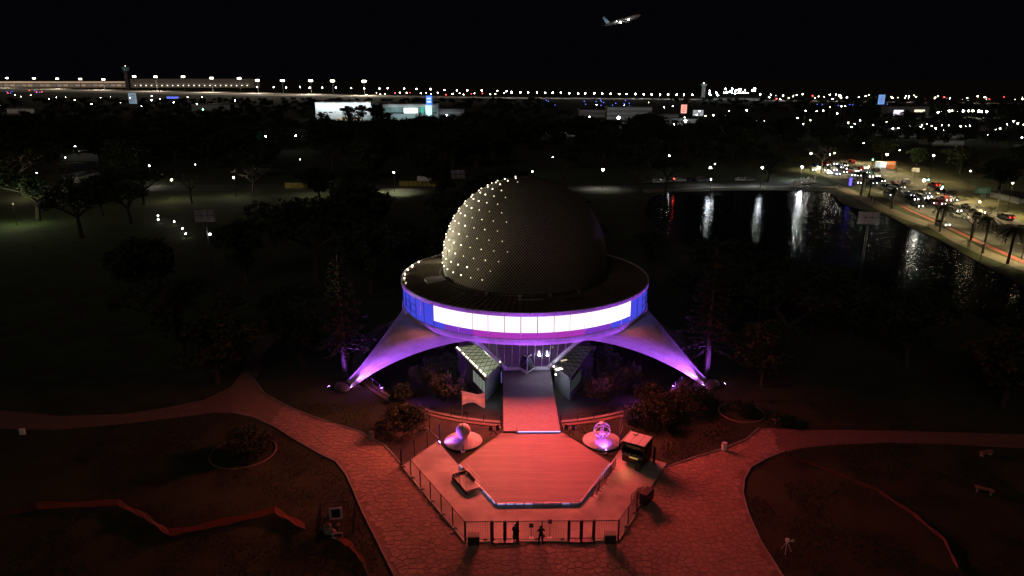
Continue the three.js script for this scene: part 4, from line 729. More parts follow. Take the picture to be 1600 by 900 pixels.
// limbs: recursive tapered branches; returns geometry and tip points
function limbs(h, { forks = 4, depth = 3, lean = 0.5, r = 0.28, spread = 0.75, droop = 0 } = {}) {
  const gs = [], tips = [];
  const grow = (p, d, len, rad, k) => {
    const q = p.clone().addScaledVector(d, len); gs.push(bar(p.toArray(), q.toArray(), rad, k > 1 ? 7 : 5, rad * 0.62));
    if (k === 0) { tips.push(q); return; }
    const n = k === depth ? forks : 2 + (rnd() > 0.5 ? 1 : 0);
    for (let i = 0; i < n; i++) { const a = (i / n) * 6.28 + rr(0, 1.2), e = V(Math.cos(a), 0, Math.sin(a)), nd = d.clone().multiplyScalar(1 - spread * 0.5).addScaledVector(e, spread * rr(0.6, 1.1)).add(V(0, 0.18 - droop, 0)).normalize(); grow(q, nd, len * rr(0.62, 0.82), rad * 0.6, k - 1); }
  };
  grow(V(0, -0.1, 0), V(rr(-1, 1) * lean * 0.15, 1, rr(-1, 1) * lean * 0.15).normalize(), h, r, depth);
  return { g: join(gs), tips };
}
// four crowns of broad trees, one of a sparse tree, one bare: shared by all copies
const broad = [0, 1, 2, 3].map((k) => { const L = limbs(3.2 + k * 0.3, { forks: 4 + (k % 2), depth: 2, r: 0.3, spread: 0.85 }), cl = [], top = 7.4 + k * 0.5, rad = 3.5 + (k % 3) * 0.35; for (let i = 0; i < 34; i++) { const a = rr(0, 6.28), u = Math.pow(rnd(), 0.7), v = rr(-1, 1), q = Math.sqrt(1 - v * v) * u; cl.push([Math.cos(a) * rad * q * rr(0.8, 1.2), top * 0.66 + v * top * 0.3, Math.sin(a) * rad * q * rr(0.8, 1.2), rr(0.8, 1.5)]); } for (const t of L.tips) cl.push([t.x, t.y, t.z, 1.1]); return { trunk: L.g, crown: leafGeo(cl, Math.round(3600 / cl.length), 0.33, 1.3, 0.85), h: Math.max(...cl.map((c) => c[1] + c[3])) }; });
const sparse = [0, 1].map(() => { const L = limbs(2.6, { forks: 4, depth: 3, r: 0.26, spread: 0.95 }), cl = L.tips.map((t) => [t.x, t.y, t.z, 0.75]); return { trunk: L.g, crown: leafGeo(cl, Math.round(1500 / cl.length), 0.22, 0.8), h: Math.max(...cl.map((c) => c[1])) }; });
const bare = [0, 1].map(() => { const L = limbs(2.4, { forks: 5, depth: 4, r: 0.17, spread: 0.9 }); return { trunk: L.g, crown: null, h: Math.max(...L.tips.map((t) => t.y)) }; });
const LEAF = [MT.leafA, MT.leafB, MT.leafC];
const protos = new Map();
function tree(kind, v, x, z, h, label, group, mat = 0, name = 'park_tree') {
  const P = { broad, sparse, bare }[kind][v], key = kind + v + mat;
  let t;
  if (protos.has(key)) { t = protos.get(key).clone(); t.name = numbered(name); scene.add(t); t.userData = {}; tag(t, label, 'tree', group); t.position.set(x, 0, z); }
  else { t = thing(name, label, 'tree', [x, 0, z], 0, group); part('trunk', P.trunk, kind === 'bare' ? MT.paleBark : MT.bark, t); if (P.crown) part('crown', P.crown, LEAF[mat], t); protos.set(key, t); }
  const s = h / P.h; t.scale.set(s * rr(0.95, 1.25), s, s * rr(0.95, 1.25)); t.rotation.y = rr(0, 6.28);
  return t;
}
// the two tall conifers behind the feet, with tiers of drooping boughs
for (const [s, x, z, h, lab] of [[-1, -23.9, 10.3, 16.8, 'tall tiered conifer behind the foot of the western leg, its trunk lit purple'], [1, 23.8, 10.6, 17.6, 'tall tiered conifer behind the foot of the eastern leg, its trunk lit purple']]) {
  const t = thing('conifer', lab, 'tree', [x, 0, z]), tr = part('trunk', bar([0, -0.1, 0], [0, h, 0], 0.42, 12, 0.08), MT.bark, t);
  for (let k = 0; k < 13; k++) {
    const y = 4.2 + (k / 13) * (h - 4.5), len = (1 - k / 15) * 4.6 * rr(0.8, 1.1), gs = [], cl = [];
    for (let b = 0; b < 6; b++) { const a = b * 1.047 + k * 0.6 + rr(-0.2, 0.2), e = [Math.cos(a) * len, y - len * 0.12 + 0.35, Math.sin(a) * len]; gs.push(bar([0, y, 0], e, 0.07, 5, 0.02)); for (let q = 2; q < 8; q++) cl.push([e[0] * q / 7.5, y + (e[1] - y) * q / 7.5 - 0.12, e[2] * q / 7.5, 0.42]); }
    part('bough', gs, MT.bark, tr); part('crown', leafGeo(cl, 7, 0.24, 0.4, 0.5), MT.leafA, t);
  }
}
const lakeTest = lakePts, roadTest = shapePx([[1230, 262], [1400, 345], [1700, 490], [1700, 330], [1400, 238], [1230, 240]]);
const clear = (x, z) => Math.hypot(x, z) > 31 && !inside([x, z], lakeTest) && !inside([x, z], roadTest) && !inside([x, z], plazaPts) && !inside([x, z], westPath) && !inside([x, z], northPath) && !inside([x, z], eastPath);
// trees close round the building, each with its place
[[-31, 4, 9, 0, 'broad', 'dark tree west of the building, nearest to the ring'], [-35, -3, 9, 1, 'broad', 'broad dark tree in the second row west of the building'], [-27, -27, 14, 2, 'broad', 'dark tree at the north-west shoulder of the building'], [-47, 6, 11, 0, 'sparse', 'thin-crowned tree on the lawn south of the lit western mast'], [31, -4, 12, 3, 'broad', 'dark tree east of the building, nearest to the ring'], [36, 5, 11, 1, 'sparse', 'thin-crowned tree east of the eastern foot'], [34, -19, 13, 0, 'broad', 'dark tree at the north-east shoulder of the building'], [43, -2, 12, 2, 'broad', 'broad dark tree between the eastern mast and the building'], [29.5, -12, 10, 1, 'broad', 'lower tree close behind the eastern side of the ring'], [-30, 8, 8, 3, 'broad', 'lower tree close behind the western side of the ring'], [-12, -34, 14, 0, 'broad', 'tree right behind the dome, to its west'], [10, -36, 13, 2, 'broad', 'tree right behind the dome, to its east'], [52, 8, 11, 3, 'broad', 'tree beyond the eastern path on the dark lawn'], [64, 14, 10, 1, 'broad', 'outer tree on the dark lawn to the east'], [-40, 12, 10, 1, 'broad', 'dark tree behind the curve of the northern path'], [-52, -34, 13, 3, 'broad', 'dark tree north of the western mast'], [-66, -24, 12, 0, 'broad', 'dark tree on the lawn west of the western mast'], [30, 14, 9, 2, 'broad', 'dark tree behind the stone ring by the eastern path'], [39, -12, 12, 1, 'broad', 'dark tree on the slope towards the lake, nearer'], [44, -24, 6, 0, 'broad', 'dark tree at the near lake shore, below the floats'], [38, -34, 8, 3, 'broad', 'dark tree at the western lake shore'], [28, -46, 8, 2, 'broad', 'dark tree at the western lake shore, farther one'], [56, -24, 6, 2, 'broad', 'dark tree at the near lake shore beside the eastern mast'], [66, -10, 6, 1, 'broad', 'dark tree at the near lake shore, east of the mast'], [78, -2, 6, 3, 'broad', 'dark tree at the near lake shore towards the eastern edge'], [49, -2, 10, 0, 'broad', 'dark tree in front of the eastern mast'], [57, 20, 10, 2, 'broad', 'dark tree above the eastern path']].forEach(([x, z, h, v, kind, lab]) => tree(kind, v, x, z, h, lab, null, 2 - (v % 2)));
// trees one can find by what stands near them
[[128, 372, 12, 'sparse', 0, 'branching tree on the lit lawn at the far west', 1], [30, 300, 14, 'bare', 0, 'bare reddish tree at the western edge of the picture', 1], [75, 330, 11, 'bare', 1, 'bare tree beside the bright green lawn patch', 1], [225, 320, 10, 'sparse', 1, 'small tree silhouetted by the low path lamps', 0], [395, 305, 11, 'bare', 0, 'bare tree against the lit strip of lawn', 0], [500, 312, 11, 'broad', 1, 'tree beside the brightest street lamp on the western street', 0], [560, 318, 10, 'sparse', 0, 'thin tree between two street lamps on the park street', 1], [690, 312, 12, 'broad', 2, 'dark tree beside the yellow wall', 0], [880, 300, 11, 'bare', 1, 'bare tree at the street behind the dome', 0], [1000, 302, 10, 'bare', 0, 'bare tree by the parked cars on the park street', 0], [1040, 300, 11, 'sparse', 1, 'thin tree at the far lake shore by the parked cars', 0], [1200, 284, 12, 'broad', 3, 'tree at the far lake shore west of the jetty', 0], [1283, 270, 12, 'bare', 1, 'bare branching tree between jetty and avenue', 0], [1462, 350, 10, 'bare', 0, 'bare tree among the palms beside the cycle path', 0], [1517, 375, 9, 'bare', 1, 'leafless tree by the red cycle path', 0], [1340, 238, 9, 'broad', 1, 'lit green tree behind the far avenue kerb, western', 1], [1378, 250, 11, 'broad', 0, 'lit yellow-green tree by the bus shelter', 2], [1432, 262, 9, 'broad', 2, 'lit green tree beside the two road signs', 1], [1590, 262, 10, 'broad', 3, 'lit tree at the eastern edge of the picture', 2], [1295, 240, 10, 'broad', 3, 'tree whose top is lit at the head of the avenue', 2], [1500, 272, 12, 'broad', 1, 'big dark tree behind the green direction sign', 0], [1560, 300, 13, 'broad', 0, 'big dark tree beside the lit side street', 0], [546, 189, 14, 'broad', 1, 'far tree standing out against the white hall, in front of its middle', 0], [566, 190, 15, 'broad', 2, 'far tree covering the eastern end of the white hall', 0], [590, 191, 16, 'broad', 0, 'tall dark tree between the white hall and the showroom', 0], [606, 192, 9, 'broad', 3, 'small round tree before the showroom', 0], [502, 190, 8, 'broad', 3, 'small round tree before the western end of the white hall', 0], [60, 345, 12, 'sparse', 0, 'lamp-lit tree at the western edge behind the bright lawn', 1], [100, 318, 12, 'bare', 0, 'bare tree among the far western lamps', 1], [160, 335, 11, 'bare', 1, 'wide bare tree left of the bollard lamps', 1], [205, 350, 10, 'sparse', 1, 'dark trunked tree just left of the bollard lamps', 1], [300, 318, 11, 'bare', 0, 'bare tree behind the western mast', 1]].forEach(([px, py, h, kind, v, lab, mat]) => { const [x, z] = G(px, py); tree(kind, v, x, z, h, lab, null, mat); });
// the park's unlit wood, tree by tree; gaps are left where the photograph looks through to lamps, walls, lawns and water
const toPicture = (x, y, z) => { const a = x - EYE.x, b = y - EYE.y, c = z - EYE.z, x2 = a * CY + c * SY, z2 = c * CY - a * SY, y3 = b * CP - z2 * SP, z3 = b * SP + z2 * CP; return [800 + (F * x2) / -z3, 450 - (F * y3) / -z3]; };
const gaps = [[462, 288, 18], [640, 286, 18], [668, 292, 16], [640, 316, 24], [22, 336, 26], [150, 362, 30], [90, 345, 20], [350, 300, 24], [942, 266, 5], [945, 300, 20], [832, 268, 5], [615, 269, 5], [492, 272, 6], [490, 296, 14], [1110, 262, 6], [1191, 262, 6], [1030, 285, 26], [1090, 285, 26], [1160, 288, 26], [1230, 290, 18], [268, 281, 6], [365, 277, 6], [247, 340, 5], [280, 355, 12], [322, 337, 14], [716, 272, 8], [1100, 340, 14], [1100, 315, 12], [1183, 330, 16], [1183, 310, 12], [1260, 330, 20], [200, 390, 30], [60, 400, 30], [57, 272, 6], [41, 281, 6], [233, 259, 5], [864, 245, 4], [1046, 243, 4], [117, 228, 4], [415, 213, 4], [462, 212, 4]];
const inGap = (x, z, h) => { const [px, y0] = toPicture(x, 0, z), y1 = toPicture(x, h, z)[1], w = (F * h * 0.42) / Math.hypot(x - EYE.x, z - EYE.z, 38); return gaps.some(([gx, gy, gr]) => Math.abs(gx - px) < w + gr && gy > y1 - gr * 0.5 && gy < y0 - 2); };
{
  let n = 0;
  const street = (z, x) => z < -128 && z > -172;
  for (let i = 0; i < 5000 && n < 240; i++) {
    const z = -34 - 330 * Math.pow(rnd(), 0.9), half = 40 + (96 - z) * 0.76, x = rr(-half, Math.min(half, 70 + (-z - 40) * 0.34));
    if (!clear(x, z) || street(z, x) || (z > -75 && x < -55) || Math.hypot(x + 33, z + 118) < 22) continue;
    const west = x < -20, hh = rr(10, 17); if (inGap(x, z, hh * 1.05)) continue;
    const kd = rnd() < 0.85 ? 'broad' : 'sparse'; tree(kd, Math.floor(rnd() * (kd === 'broad' ? 4 : 2)), x, z, hh, west ? 'dark tree in the unlit park wood west of the lake' : 'dark tree in the unlit park wood behind the dome', west ? 'trees of the western wood' : 'trees of the wood behind the dome', Math.floor(rnd() * 3)); n++;
  }
}
// far wood as one mass
{
  const cl = Array.from({ length: 16 }, () => [rr(-4, 4), rr(4, 9), rr(-4, 4), rr(2, 3.4)]), g = leafGeo(cl, 22, 0.9, 2.5, 0.8), n = 1500, im = new THREE.InstancedMesh(g, MT.leafA, n), m = new THREE.Matrix4();
  let k = 0;
  for (let i = 0; i < 9000 && k < n; i++) {
    const z = -300 - 760 * rnd(), half = 90 + (96 - z) * 0.8, x = rr(-half, half), [a] = [Math.hypot(x - 0, z)];
    if (inside([x, z], roadTest) || inside([x, z], lakeTest)) continue;
    const far = 96 - z; if (far > 420 && rnd() < 0.2) continue; if (x > -190 && x < -40 && z < -520 && z > -720) continue; if (x > 60 && x < 260 && z < -480) continue;
    const s = rr(0.75, 1.15) * (far > 500 ? 0.8 : 1); im.setMatrixAt(k++, m.makeRotationY(rr(0, 6.28)).scale(V(s, s, s)).setPosition(x, 0, z));
  }
  im.count = k; im.name = 'distant_wood'; im.userData = { kind: 'stuff', label: 'distant dark wood and treetops before the airfield', category: 'wood' }; scene.add(im);
}
// bushes
function bush(x, z, r, h, lab, mat, name = 'bush', spiky = false) {
  const t = thing(name, lab, 'bush', [x, 0, z]), cl = []; for (let i = 0; i < 26; i++) { const a = rr(0, 6.28), q = Math.sqrt(rnd()) * r; cl.push([Math.cos(a) * q, rr(0.25, 1) * h * (1 - 0.45 * q / r), Math.sin(a) * q, 0.42 * Math.min(r, 1.6)]); }
  const st = []; for (let i = 0; i < 16; i++) { const c = cl[i]; st.push(bar([c[0] * 0.3, 0, c[2] * 0.3], [c[0], c[1], c[2]], 0.03, 5, 0.012)); }
  part('stem', st, MT.bark, t); part('foliage', leafGeo(cl, spiky ? 70 : 95, spiky ? 0.2 : 0.15, 0.6), LEAF[mat], t);
  if (spiky) { const gs = []; for (let i = 0; i < 70; i++) { const a = rr(0, 6.28), q = Math.sqrt(rnd()) * r * 0.8, L = rr(0.8, 1.5) * h, lean = rr(0.1, 0.5); gs.push(bar([Math.cos(a) * q, 0.1, Math.sin(a) * q], [Math.cos(a) * (q + L * lean), L, Math.sin(a) * (q + L * lean)], 0.035, 4, 0.004)); } part('blades', gs, LEAF[2], t); }
}
bush(-14.9, 24.3, 3.0, 2.7, 'large rounded bush by the western kerb behind the garden fence', 2);
bush(-13.4, 21.8, 1.8, 2.1, 'smaller bush behind the large western bush', 1);
bush(13.6, 23.4, 2.9, 2.2, 'dark bush behind the food kiosk', 1, 'bush', true);
bush(15.6, 21.2, 2.2, 2.4, 'spiky bush between kiosk and eastern foot', 2, 'bush', true);
bush(18.9, 19.6, 2.7, 2.4, 'broad bush in front of the eastern foot', 2);
bush(21, 18.6, 1.5, 1.6, 'outer bush before the eastern foot', 1);
bush(-30.6, 29.6, 2.7, 2.6, 'dense bush in the kerbed bed on the western lawn', 1, 'bush', true);
bush(25, 21, 1.5, 1.5, 'bush inside the stone ring by the eastern path', 2);
bush(29, 23.8, 1.2, 0.8, 'low plants around the stone bench', 1, 'bush', true);
for (const [x, z, r, side] of [[-30.6, 29.6, 3.3, 'western bed'], [25, 21.2, 2.6, 'eastern bush']]) struct('bed_edging', new THREE.TorusGeometry(r, 0.09, 6, 40).rotateX(Math.PI / 2).translate(x, 0.03, z), MT.mortar, `stone ring edging the ${side}`);
// planting in the sunken court
[[-9.6, 16.8, 2.3, 3.6, 2, 'leafy shrub in the court west of the lit pavilion, in front'], [-12.6, 14, 2.3, 4.6, 1, 'taller shrub in the court under the western arch'], [-11, 11.4, 2.0, 5.2, 1, 'shrub in the court against the western pavilion'], [-15.5, 17, 1.4, 2, 1, 'low shrub in the court by the western ring wall'], [9.0, 16.8, 2.3, 3.6, 2, 'leafy shrub in the court east of the dim pavilion, in front'], [12, 14.2, 2.3, 4.6, 1, 'taller shrub in the court under the eastern arch'], [10.4, 11, 2.1, 5.2, 1, 'shrub in the court against the eastern pavilion'], [14.8, 17.4, 1.5, 2, 2, 'low shrub in the court by the eastern ring wall']].forEach(([x, z, r, h, m, lab]) => bush(x, z, r, h, lab, m, 'court_shrub', m === 2));
// grass tufts on the near lawns
{
  const g = join(Array.from({ length: 7 }, () => { const a = rr(0, 6.28), l = rr(0.08, 0.2); return bar([rr(-0.07, 0.07), 0, rr(-0.07, 0.07)], [Math.cos(a) * l * 0.6, l, Math.sin(a) * l * 0.6], 0.008, 3, 0.001); })), list = [];
  for (let i = 0; i < 60000 && list.length < 26000; i++) { const x = rr(-48, 46), z = rr(18, 58); if (inside([x, z], plazaPts) || inside([x, z], westPath) || inside([x, z], eastPath) || Math.hypot(x, z) < 24.8 || (Math.abs(x) < 13.5 && z > 26)) continue; if (vnoise(x * 0.4 + 50, z * 0.4 + 50, 512) < 0.3 + rnd() * 0.3) continue; list.push([x, z]); }
  const im = new THREE.InstancedMesh(g, MT.leafB, list.length), m = new THREE.Matrix4(); list.forEach(([x, z], i) => im.setMatrixAt(i, m.makeRotationY(rr(0, 6)).scale(V(1, rr(0.6, 1.3), 1)).setPosition(x, 0, z)));
  im.name = 'grass'; im.userData = { kind: 'stuff', label: 'tufts of grass on the near lawns', category: 'grass' }; scene.add(im);
}
// palms along the avenue: every frond a part
const frond = (() => { const pos = [], n = 9, L = 2.7, sp = (u) => V(L * u * (1 - 0.16 * u), 0.75 * u - 1.9 * u * u, 0); for (let i = 1; i < n * 3; i++) { const u = i / (n * 3), p = sp(u), w = 0.55 * Math.sin(Math.PI * Math.min(1, u * 0.9 + 0.08)), q = sp(Math.min(1, u + 0.02)); for (const s of [-1, 1]) pos.push(...p.toArray(), p.x + 0.22, p.y - w * 0.55, s * w, ...q.toArray()); } const g = new THREE.BufferGeometry(); g.setAttribute('position', new THREE.Float32BufferAttribute(pos, 3)); g.computeVertexNormals(); const r = []; for (let i = 0; i < 6; i++) r.push(bar(sp(i / 6).toArray(), sp((i + 1) / 6).toArray(), 0.035, 4, 0.028)); return join([g, ...r]); })();
function palm(px, py, h, k, lab, mat) {
  const [x, z] = G(px, py), t = thing('palm', lab, 'palm', [x, 0, z], rr(0, 6));
  part('trunk', [bar([0, -0.1, 0], [0.15, h * 0.5, 0], 0.3, 9, 0.24), bar([0.15, h * 0.5, 0], [0.3, h, 0.1], 0.24, 9, 0.22), ball(0.42, 0.3, h, 0.1, 10)], MT.bark, t);
  for (let i = 0; i < 24; i++) { const f = part('frond', frond, mat, t, [0.3, h, 0.1]); f.rotation.set(0, (i / 24) * 6.28 * 2.6, 0.55 - (i / 24) * 1.25, 'YXZ'); f.scale.setScalar(k * rr(0.85, 1.1)); }
}
palm(1345, 305, 7.5, 1.15, 'westernmost tall palm beside the avenue, dark against the headlights', MT.leafA);
palm(1357, 308, 5.5, 0.9, 'shorter palm next to the westernmost palm', MT.leafA);
palm(1393, 326, 6, 1.25, 'dense dark palm over two headlights in the middle of the avenue side', MT.leafA);
palm(1468, 362, 6.5, 1.25, 'round dark palm by the cycle path, headlights showing through', MT.leafA);
palm(1535, 396, 8, 1.2, 'tall palm with yellow-lit drooping fronds', MT.leafB);
palm(1574, 412, 7.5, 1.5, 'big dark palm at the eastern edge under a white street lamp', MT.leafA);

// ================= MASTS AND LAMPS =================
function mast(x, z, h, turn, lab, faceMat) {
  const t = thing('floodlight_mast', lab, 'mast', [x, 0, z]);
  part('pole', cyl(0.12, 0.2, h - 0.6, 0, 0, 0, 12), MT.dark, t); part('base', cyl(0.5, 0.55, 0.3, 0, 0, 0, 16), MT.concrete, t);
  const r = part('rack', [beam([-1.6, h - 1, 0], [1.6, h - 1, 0], 0.1, 0.1), beam([-1.6, h + 0.9, 0], [1.6, h + 0.9, 0], 0.1, 0.1), box(0.1, 2, 0.1, -1.55, h, 0), box(0.1, 2, 0.1, 1.55, h, 0), box(0.1, 2, 0.1, 0, h, 0)], MT.steel, t);
  r.rotation.y = turn;
  for (let i = 0; i < 3; i++) for (let j = 0; j < 2; j++) part('floodlight', rbox(0.92, 0.84, 0.34, 0.06, -1.02 + i * 1.02, h - 0.48 + j * 0.96, 0), faceMat, r);
  return t;
}
const mastW = mast(-51, -16.5, 16.6, 0.1, 'concrete floodlight mast with a rack of six lamps on the western lawn', M('mast_face', [0.26, 0.26, 0.26], { roughness: 0.4 }));
part('lit_lamp', ball(0.17, 0.6, 13.6, 0.4, 10), MT.lampWhite, mastW);
spot(mastW, [0.8, 14.6, 0.6], [50.5, 17, 17.5], [1, 0.9, 0.6], 34000, 0.2, 0.7, 8);
{ // mast added out of view beyond the western edge, to light the dome front
  const t = mast(-96, 42, 18, 1.1, 'added floodlight mast out of view beyond the western edge, lighting the dome front', MT.steel); part('lit_lamp', ball(0.2, 0.5, 16, 0, 10), MT.lampWhite, t);
  spot(t, [0.8, 16.6, -0.3], [94, 17.2, -40], [1, 0.86, 0.56], 9000, 0.098, 0.6, 8);
}
mast(55, -13, 16.6, -0.2, 'floodlight mast at the lake with a pale rack', MT.white);
mast(-13.1, -66, 16.6, 0, 'floodlight mast behind the dome with a purple tinted rack', M('mast_face', [0.26, 0.26, 0.26], { roughness: 0.4 }));

const lampPost = [cyl(0.05, 0.08, 1, 0, 0, 0, 8)];
function streetLamp(px, py, h, lab, { mat = MT.lampWhite, I = 0, rgb = [1, 0.95, 0.8], r = 0.2, group, name = 'street_lamp', at, globe } = {}) {
  const [x, z] = at ?? G(px, py, h), t = thing(name, lab, 'street lamp', [x, 0, z], 0, group);
  const p = part('pole', lampPost, MT.dark, t); p.scale.set(1, h - 0.1, 1);
  part('cap', cyl(r * 0.5, r * 1.15, 0.1, 0, h + r * 0.75, 0, 12), MT.dark, t);
  part('lamp', ball(r, 0, h, 0, 10), mat, t);
  if (I && globe) point(t, [0, h - r - 0.12, 0], rgb, I, 5); else if (I) spot(t, [0, h - r - 0.12, 0], [0, 0, 0.01], rgb, I, 1.16, 0.5, 5);
  return t;
}
const WARMW = [1, 0.9, 0.66], COOL = [0.86, 0.95, 1];
streetLamp(492, 272, 7, 'bright street lamp on the park street, left of the dome', { I: 230, rgb: WARMW, r: 0.36, globe: true });
streetLamp(615, 269, 7, 'street lamp beside the yellow wall on the park street', { I: 1300, rgb: WARMW, r: 0.3 });
streetLamp(942, 265, 7, 'brightest street lamp, right behind the dome to the east', { I: 420, rgb: [1, 0.96, 0.85], r: 0.42 });
streetLamp(832, 268, 7, 'small street lamp just behind the dome top', { I: 30, r: 0.2 });
streetLamp(1110, 262, 7, 'white street lamp on the far lake shore, the brighter of a pair', { I: 200, rgb: COOL, mat: MT.lampCool, r: 0.32 });
streetLamp(1117, 256, 7.5, 'white street lamp on the far lake shore, the fainter of a pair', { mat: MT.lampCool, r: 0.17 });
streetLamp(1191, 262, 7, 'white street lamp on the far shore, mirrored brightly in the lake', { I: 300, rgb: COOL, mat: MT.lampCool, r: 0.32 });
streetLamp(365, 277, 6.5, 'street lamp by the big dark tree on the western street', { I: 150, rgb: WARMW, r: 0.28, globe: true });
streetLamp(268, 281, 6.5, 'yellowish street lamp on the western park street', { I: 190, rgb: [1, 0.85, 0.5], mat: MT.lampWarm, r: 0.3, globe: true });
streetLamp(233, 259, 7, 'street lamp half hidden in a western treetop', { I: 170, r: 0.26, globe: true });
streetLamp(305, 257, 7, 'faint street lamp above the western wood', { r: 0.13 });
streetLamp(117, 228, 7, 'bluish white lamp high on the left over the wood', { mat: MT.lampCool, I: 60, r: 0.3 });
streetLamp(106, 228, 7, 'small lamp beside the bluish white lamp', { r: 0.15 });
streetLamp(102, 246, 7, 'small white lamp over the western wood', { r: 0.17 });
streetLamp(57, 270, 6, 'street lamp in the far western trees, the upper one', { r: 0.15, I: 170, rgb: [1, 0.75, 0.5], globe: true });
streetLamp(41, 281, 6, 'street lamp in the far western trees, the lower one', { r: 0.16, I: 190, rgb: [1, 0.85, 0.5], globe: true });
streetLamp(20, 318, 6, 'lamp lighting the bright green lawn at the western edge', { r: 0.1, I: 330, rgb: [0.85, 1, 0.5], mat: MT.bulb3, globe: true });
streetLamp(864, 245, 7, 'street lamp in the dark behind the dome, above the small one', { mat: MT.lampCool, r: 0.2 });
streetLamp(1046, 243, 7, 'lone white street lamp in the dark before the lake', { mat: MT.lampCool, r: 0.24 });
streetLamp(1111, 280, 5, 'low white lamp among the parked cars on the far shore', { mat: MT.lampCool, r: 0.16, I: 200 });
streetLamp(415, 213, 8, 'distant lamp over the wood, left of a fainter one', { mat: MT.lampCool, r: 0.26 });
streetLamp(462, 212, 8, 'distant bluish lamp over the middle of the wood', { mat: MT.lampCool, r: 0.3 });
streetLamp(469, 249, 7, 'faint lamp above the bright western street lamp', { r: 0.13 });
streetLamp(337, 199, 8, 'faint distant lamp far up in the western wood', { r: 0.18 });
streetLamp(672, 246, 7, 'faint warm lamp in the wood behind the dome', { mat: MT.lampWarm, r: 0.1 });
[[247, 337], [247, 343], [272, 346], [285, 357], [290, 365]].forEach(([px, py], i) => streetLamp(px, py, 1.0, 'low bollard lamp in the line across the western lawn', { r: 0.16, group: 'bollard lamps on the western lawn', name: 'bollard_lamp', I: i === 2 ? 3 : 0 }));
// avenue lamps
[[1345, 255, 9, 'street lamp on the far kerb at the head of the avenue', 0.2, 700], [1400, 271, 9.5, 'street lamp on the far kerb before the lit green tree', 0.16, 900], [1452, 285, 10, 'tall street lamp beyond the green traffic light', 0.3, 1000], [1508, 314, 9.5, 'street lamp over the green direction sign', 0.18, 900], [1572, 338, 9.5, 'street lamp on the far kerb near the eastern edge', 0.2, 900], [1300, 272, 8.5, 'street lamp on the lake side at the head of the avenue', 0.2, 600], [1352, 299, 8.5, 'street lamp on the lake side behind the westernmost palms', 0.15, 350], [1436, 329, 9, 'street lamp on the lake side beyond the dense dark palm', 0.36, 420], [1462, 346, 9, 'street lamp on the lake side beside the round palm', 0.14, 420], [1520, 372, 9, 'street lamp on the lake side by the leafless tree', 0.16, 420], [1596, 404, 9, 'white street lamp above the big palm at the eastern edge', 0.12, 700], [1383, 263, 6, 'white lamp over the bus shelter', 0.42, 500], [1264, 266, 7, 'white lamp at the head of the avenue, left of the bare tree', 0.32, 400], [1293, 268, 7, 'white lamp at the head of the avenue, right of the bare tree', 0.3, 400]].forEach(([px, py, h, lab, r, I], i) => streetLamp(px, py, h, lab, { r, I: i === 1 || i === 2 || i === 11 ? I * 1.7 : I * 2.9, rgb: [1, 0.8, 0.38], mat: r > 0.25 ? MT.lampWhite : MT.lampWarm, at: G(px, py), globe: i === 1 || i === 2 || i === 11 }));
[[1537, 380, 5, [1, 0.75, 0.3]]].forEach(([px, py, h, rgb]) => { const t = streetLamp(px, py, h, 'low yellow lamp behind the lit palm', { r: 0.12, mat: MT.bulb3 }); spot(t, [0, h + 0.3, 0.3], [-0.6, h + 4, 0.2], rgb, 420, 0.9, 0.8, 5); });

// ================= TRAFFIC =================
const carProfile = (pts, w, y0) => { const s = new THREE.Shape(pts.map(([x, y]) => new THREE.Vector2(x, y))); return new THREE.ExtrudeGeometry(s, { depth: w - 0.16, bevelEnabled: true, bevelSize: 0.08, bevelThickness: 0.08, bevelSegments: 2 }).translate(0, y0, -(w - 0.16) / 2); };
const CAR = {
  sedan: { body: carProfile([[-2.1, 0.35], [2.1, 0.3], [2.15, 0.72], [1.1, 0.92], [0.45, 1.36], [-1.0, 1.38], [-1.75, 0.98], [-2.15, 0.92]], 1.72, 0), glass: carProfile([[1.02, 0.96], [0.42, 1.31], [-0.98, 1.33], [-1.6, 1.0]], 1.77, 0) },
  hatch: { body: carProfile([[-1.85, 0.35], [1.85, 0.3], [1.9, 0.75], [1.0, 0.95], [0.4, 1.44], [-1.5, 1.44], [-1.88, 0.95]], 1.7, 0), glass: carProfile([[0.92, 0.99], [0.38, 1.38], [-1.42, 1.38], [-1.7, 1.0]], 1.75, 0) },
  suv: { body: carProfile([[-2.2, 0.45], [2.2, 0.4], [2.25, 0.9], [1.15, 1.12], [0.6, 1.68], [-1.9, 1.7], [-2.2, 1.1]], 1.84, 0), glass: carProfile([[1.08, 1.16], [0.58, 1.62], [-1.82, 1.62], [-2.0, 1.16]], 1.89, 0) },
};
const wheelGeo = new THREE.CylinderGeometry(0.32, 0.32, 0.22, 18).rotateX(Math.PI / 2), rimGeo = new THREE.CylinderGeometry(0.19, 0.19, 0.235, 12).rotateX(Math.PI / 2);
const HEAD = M('headlight', [1, 1, 1], { e: [16, 15.5, 15] }), TAIL = M('tail_light', [0.6, 0.05, 0.05], { e: [4, 0.12, 0.1] }), TAILDIM = M('tail_light_off', [0.3, 0.02, 0.02], { e: [0.25, 0.01, 0.01] }), BRAKE = M('brake_light', [0.8, 0.05, 0.05], { e: [16, 0.5, 0.4] });
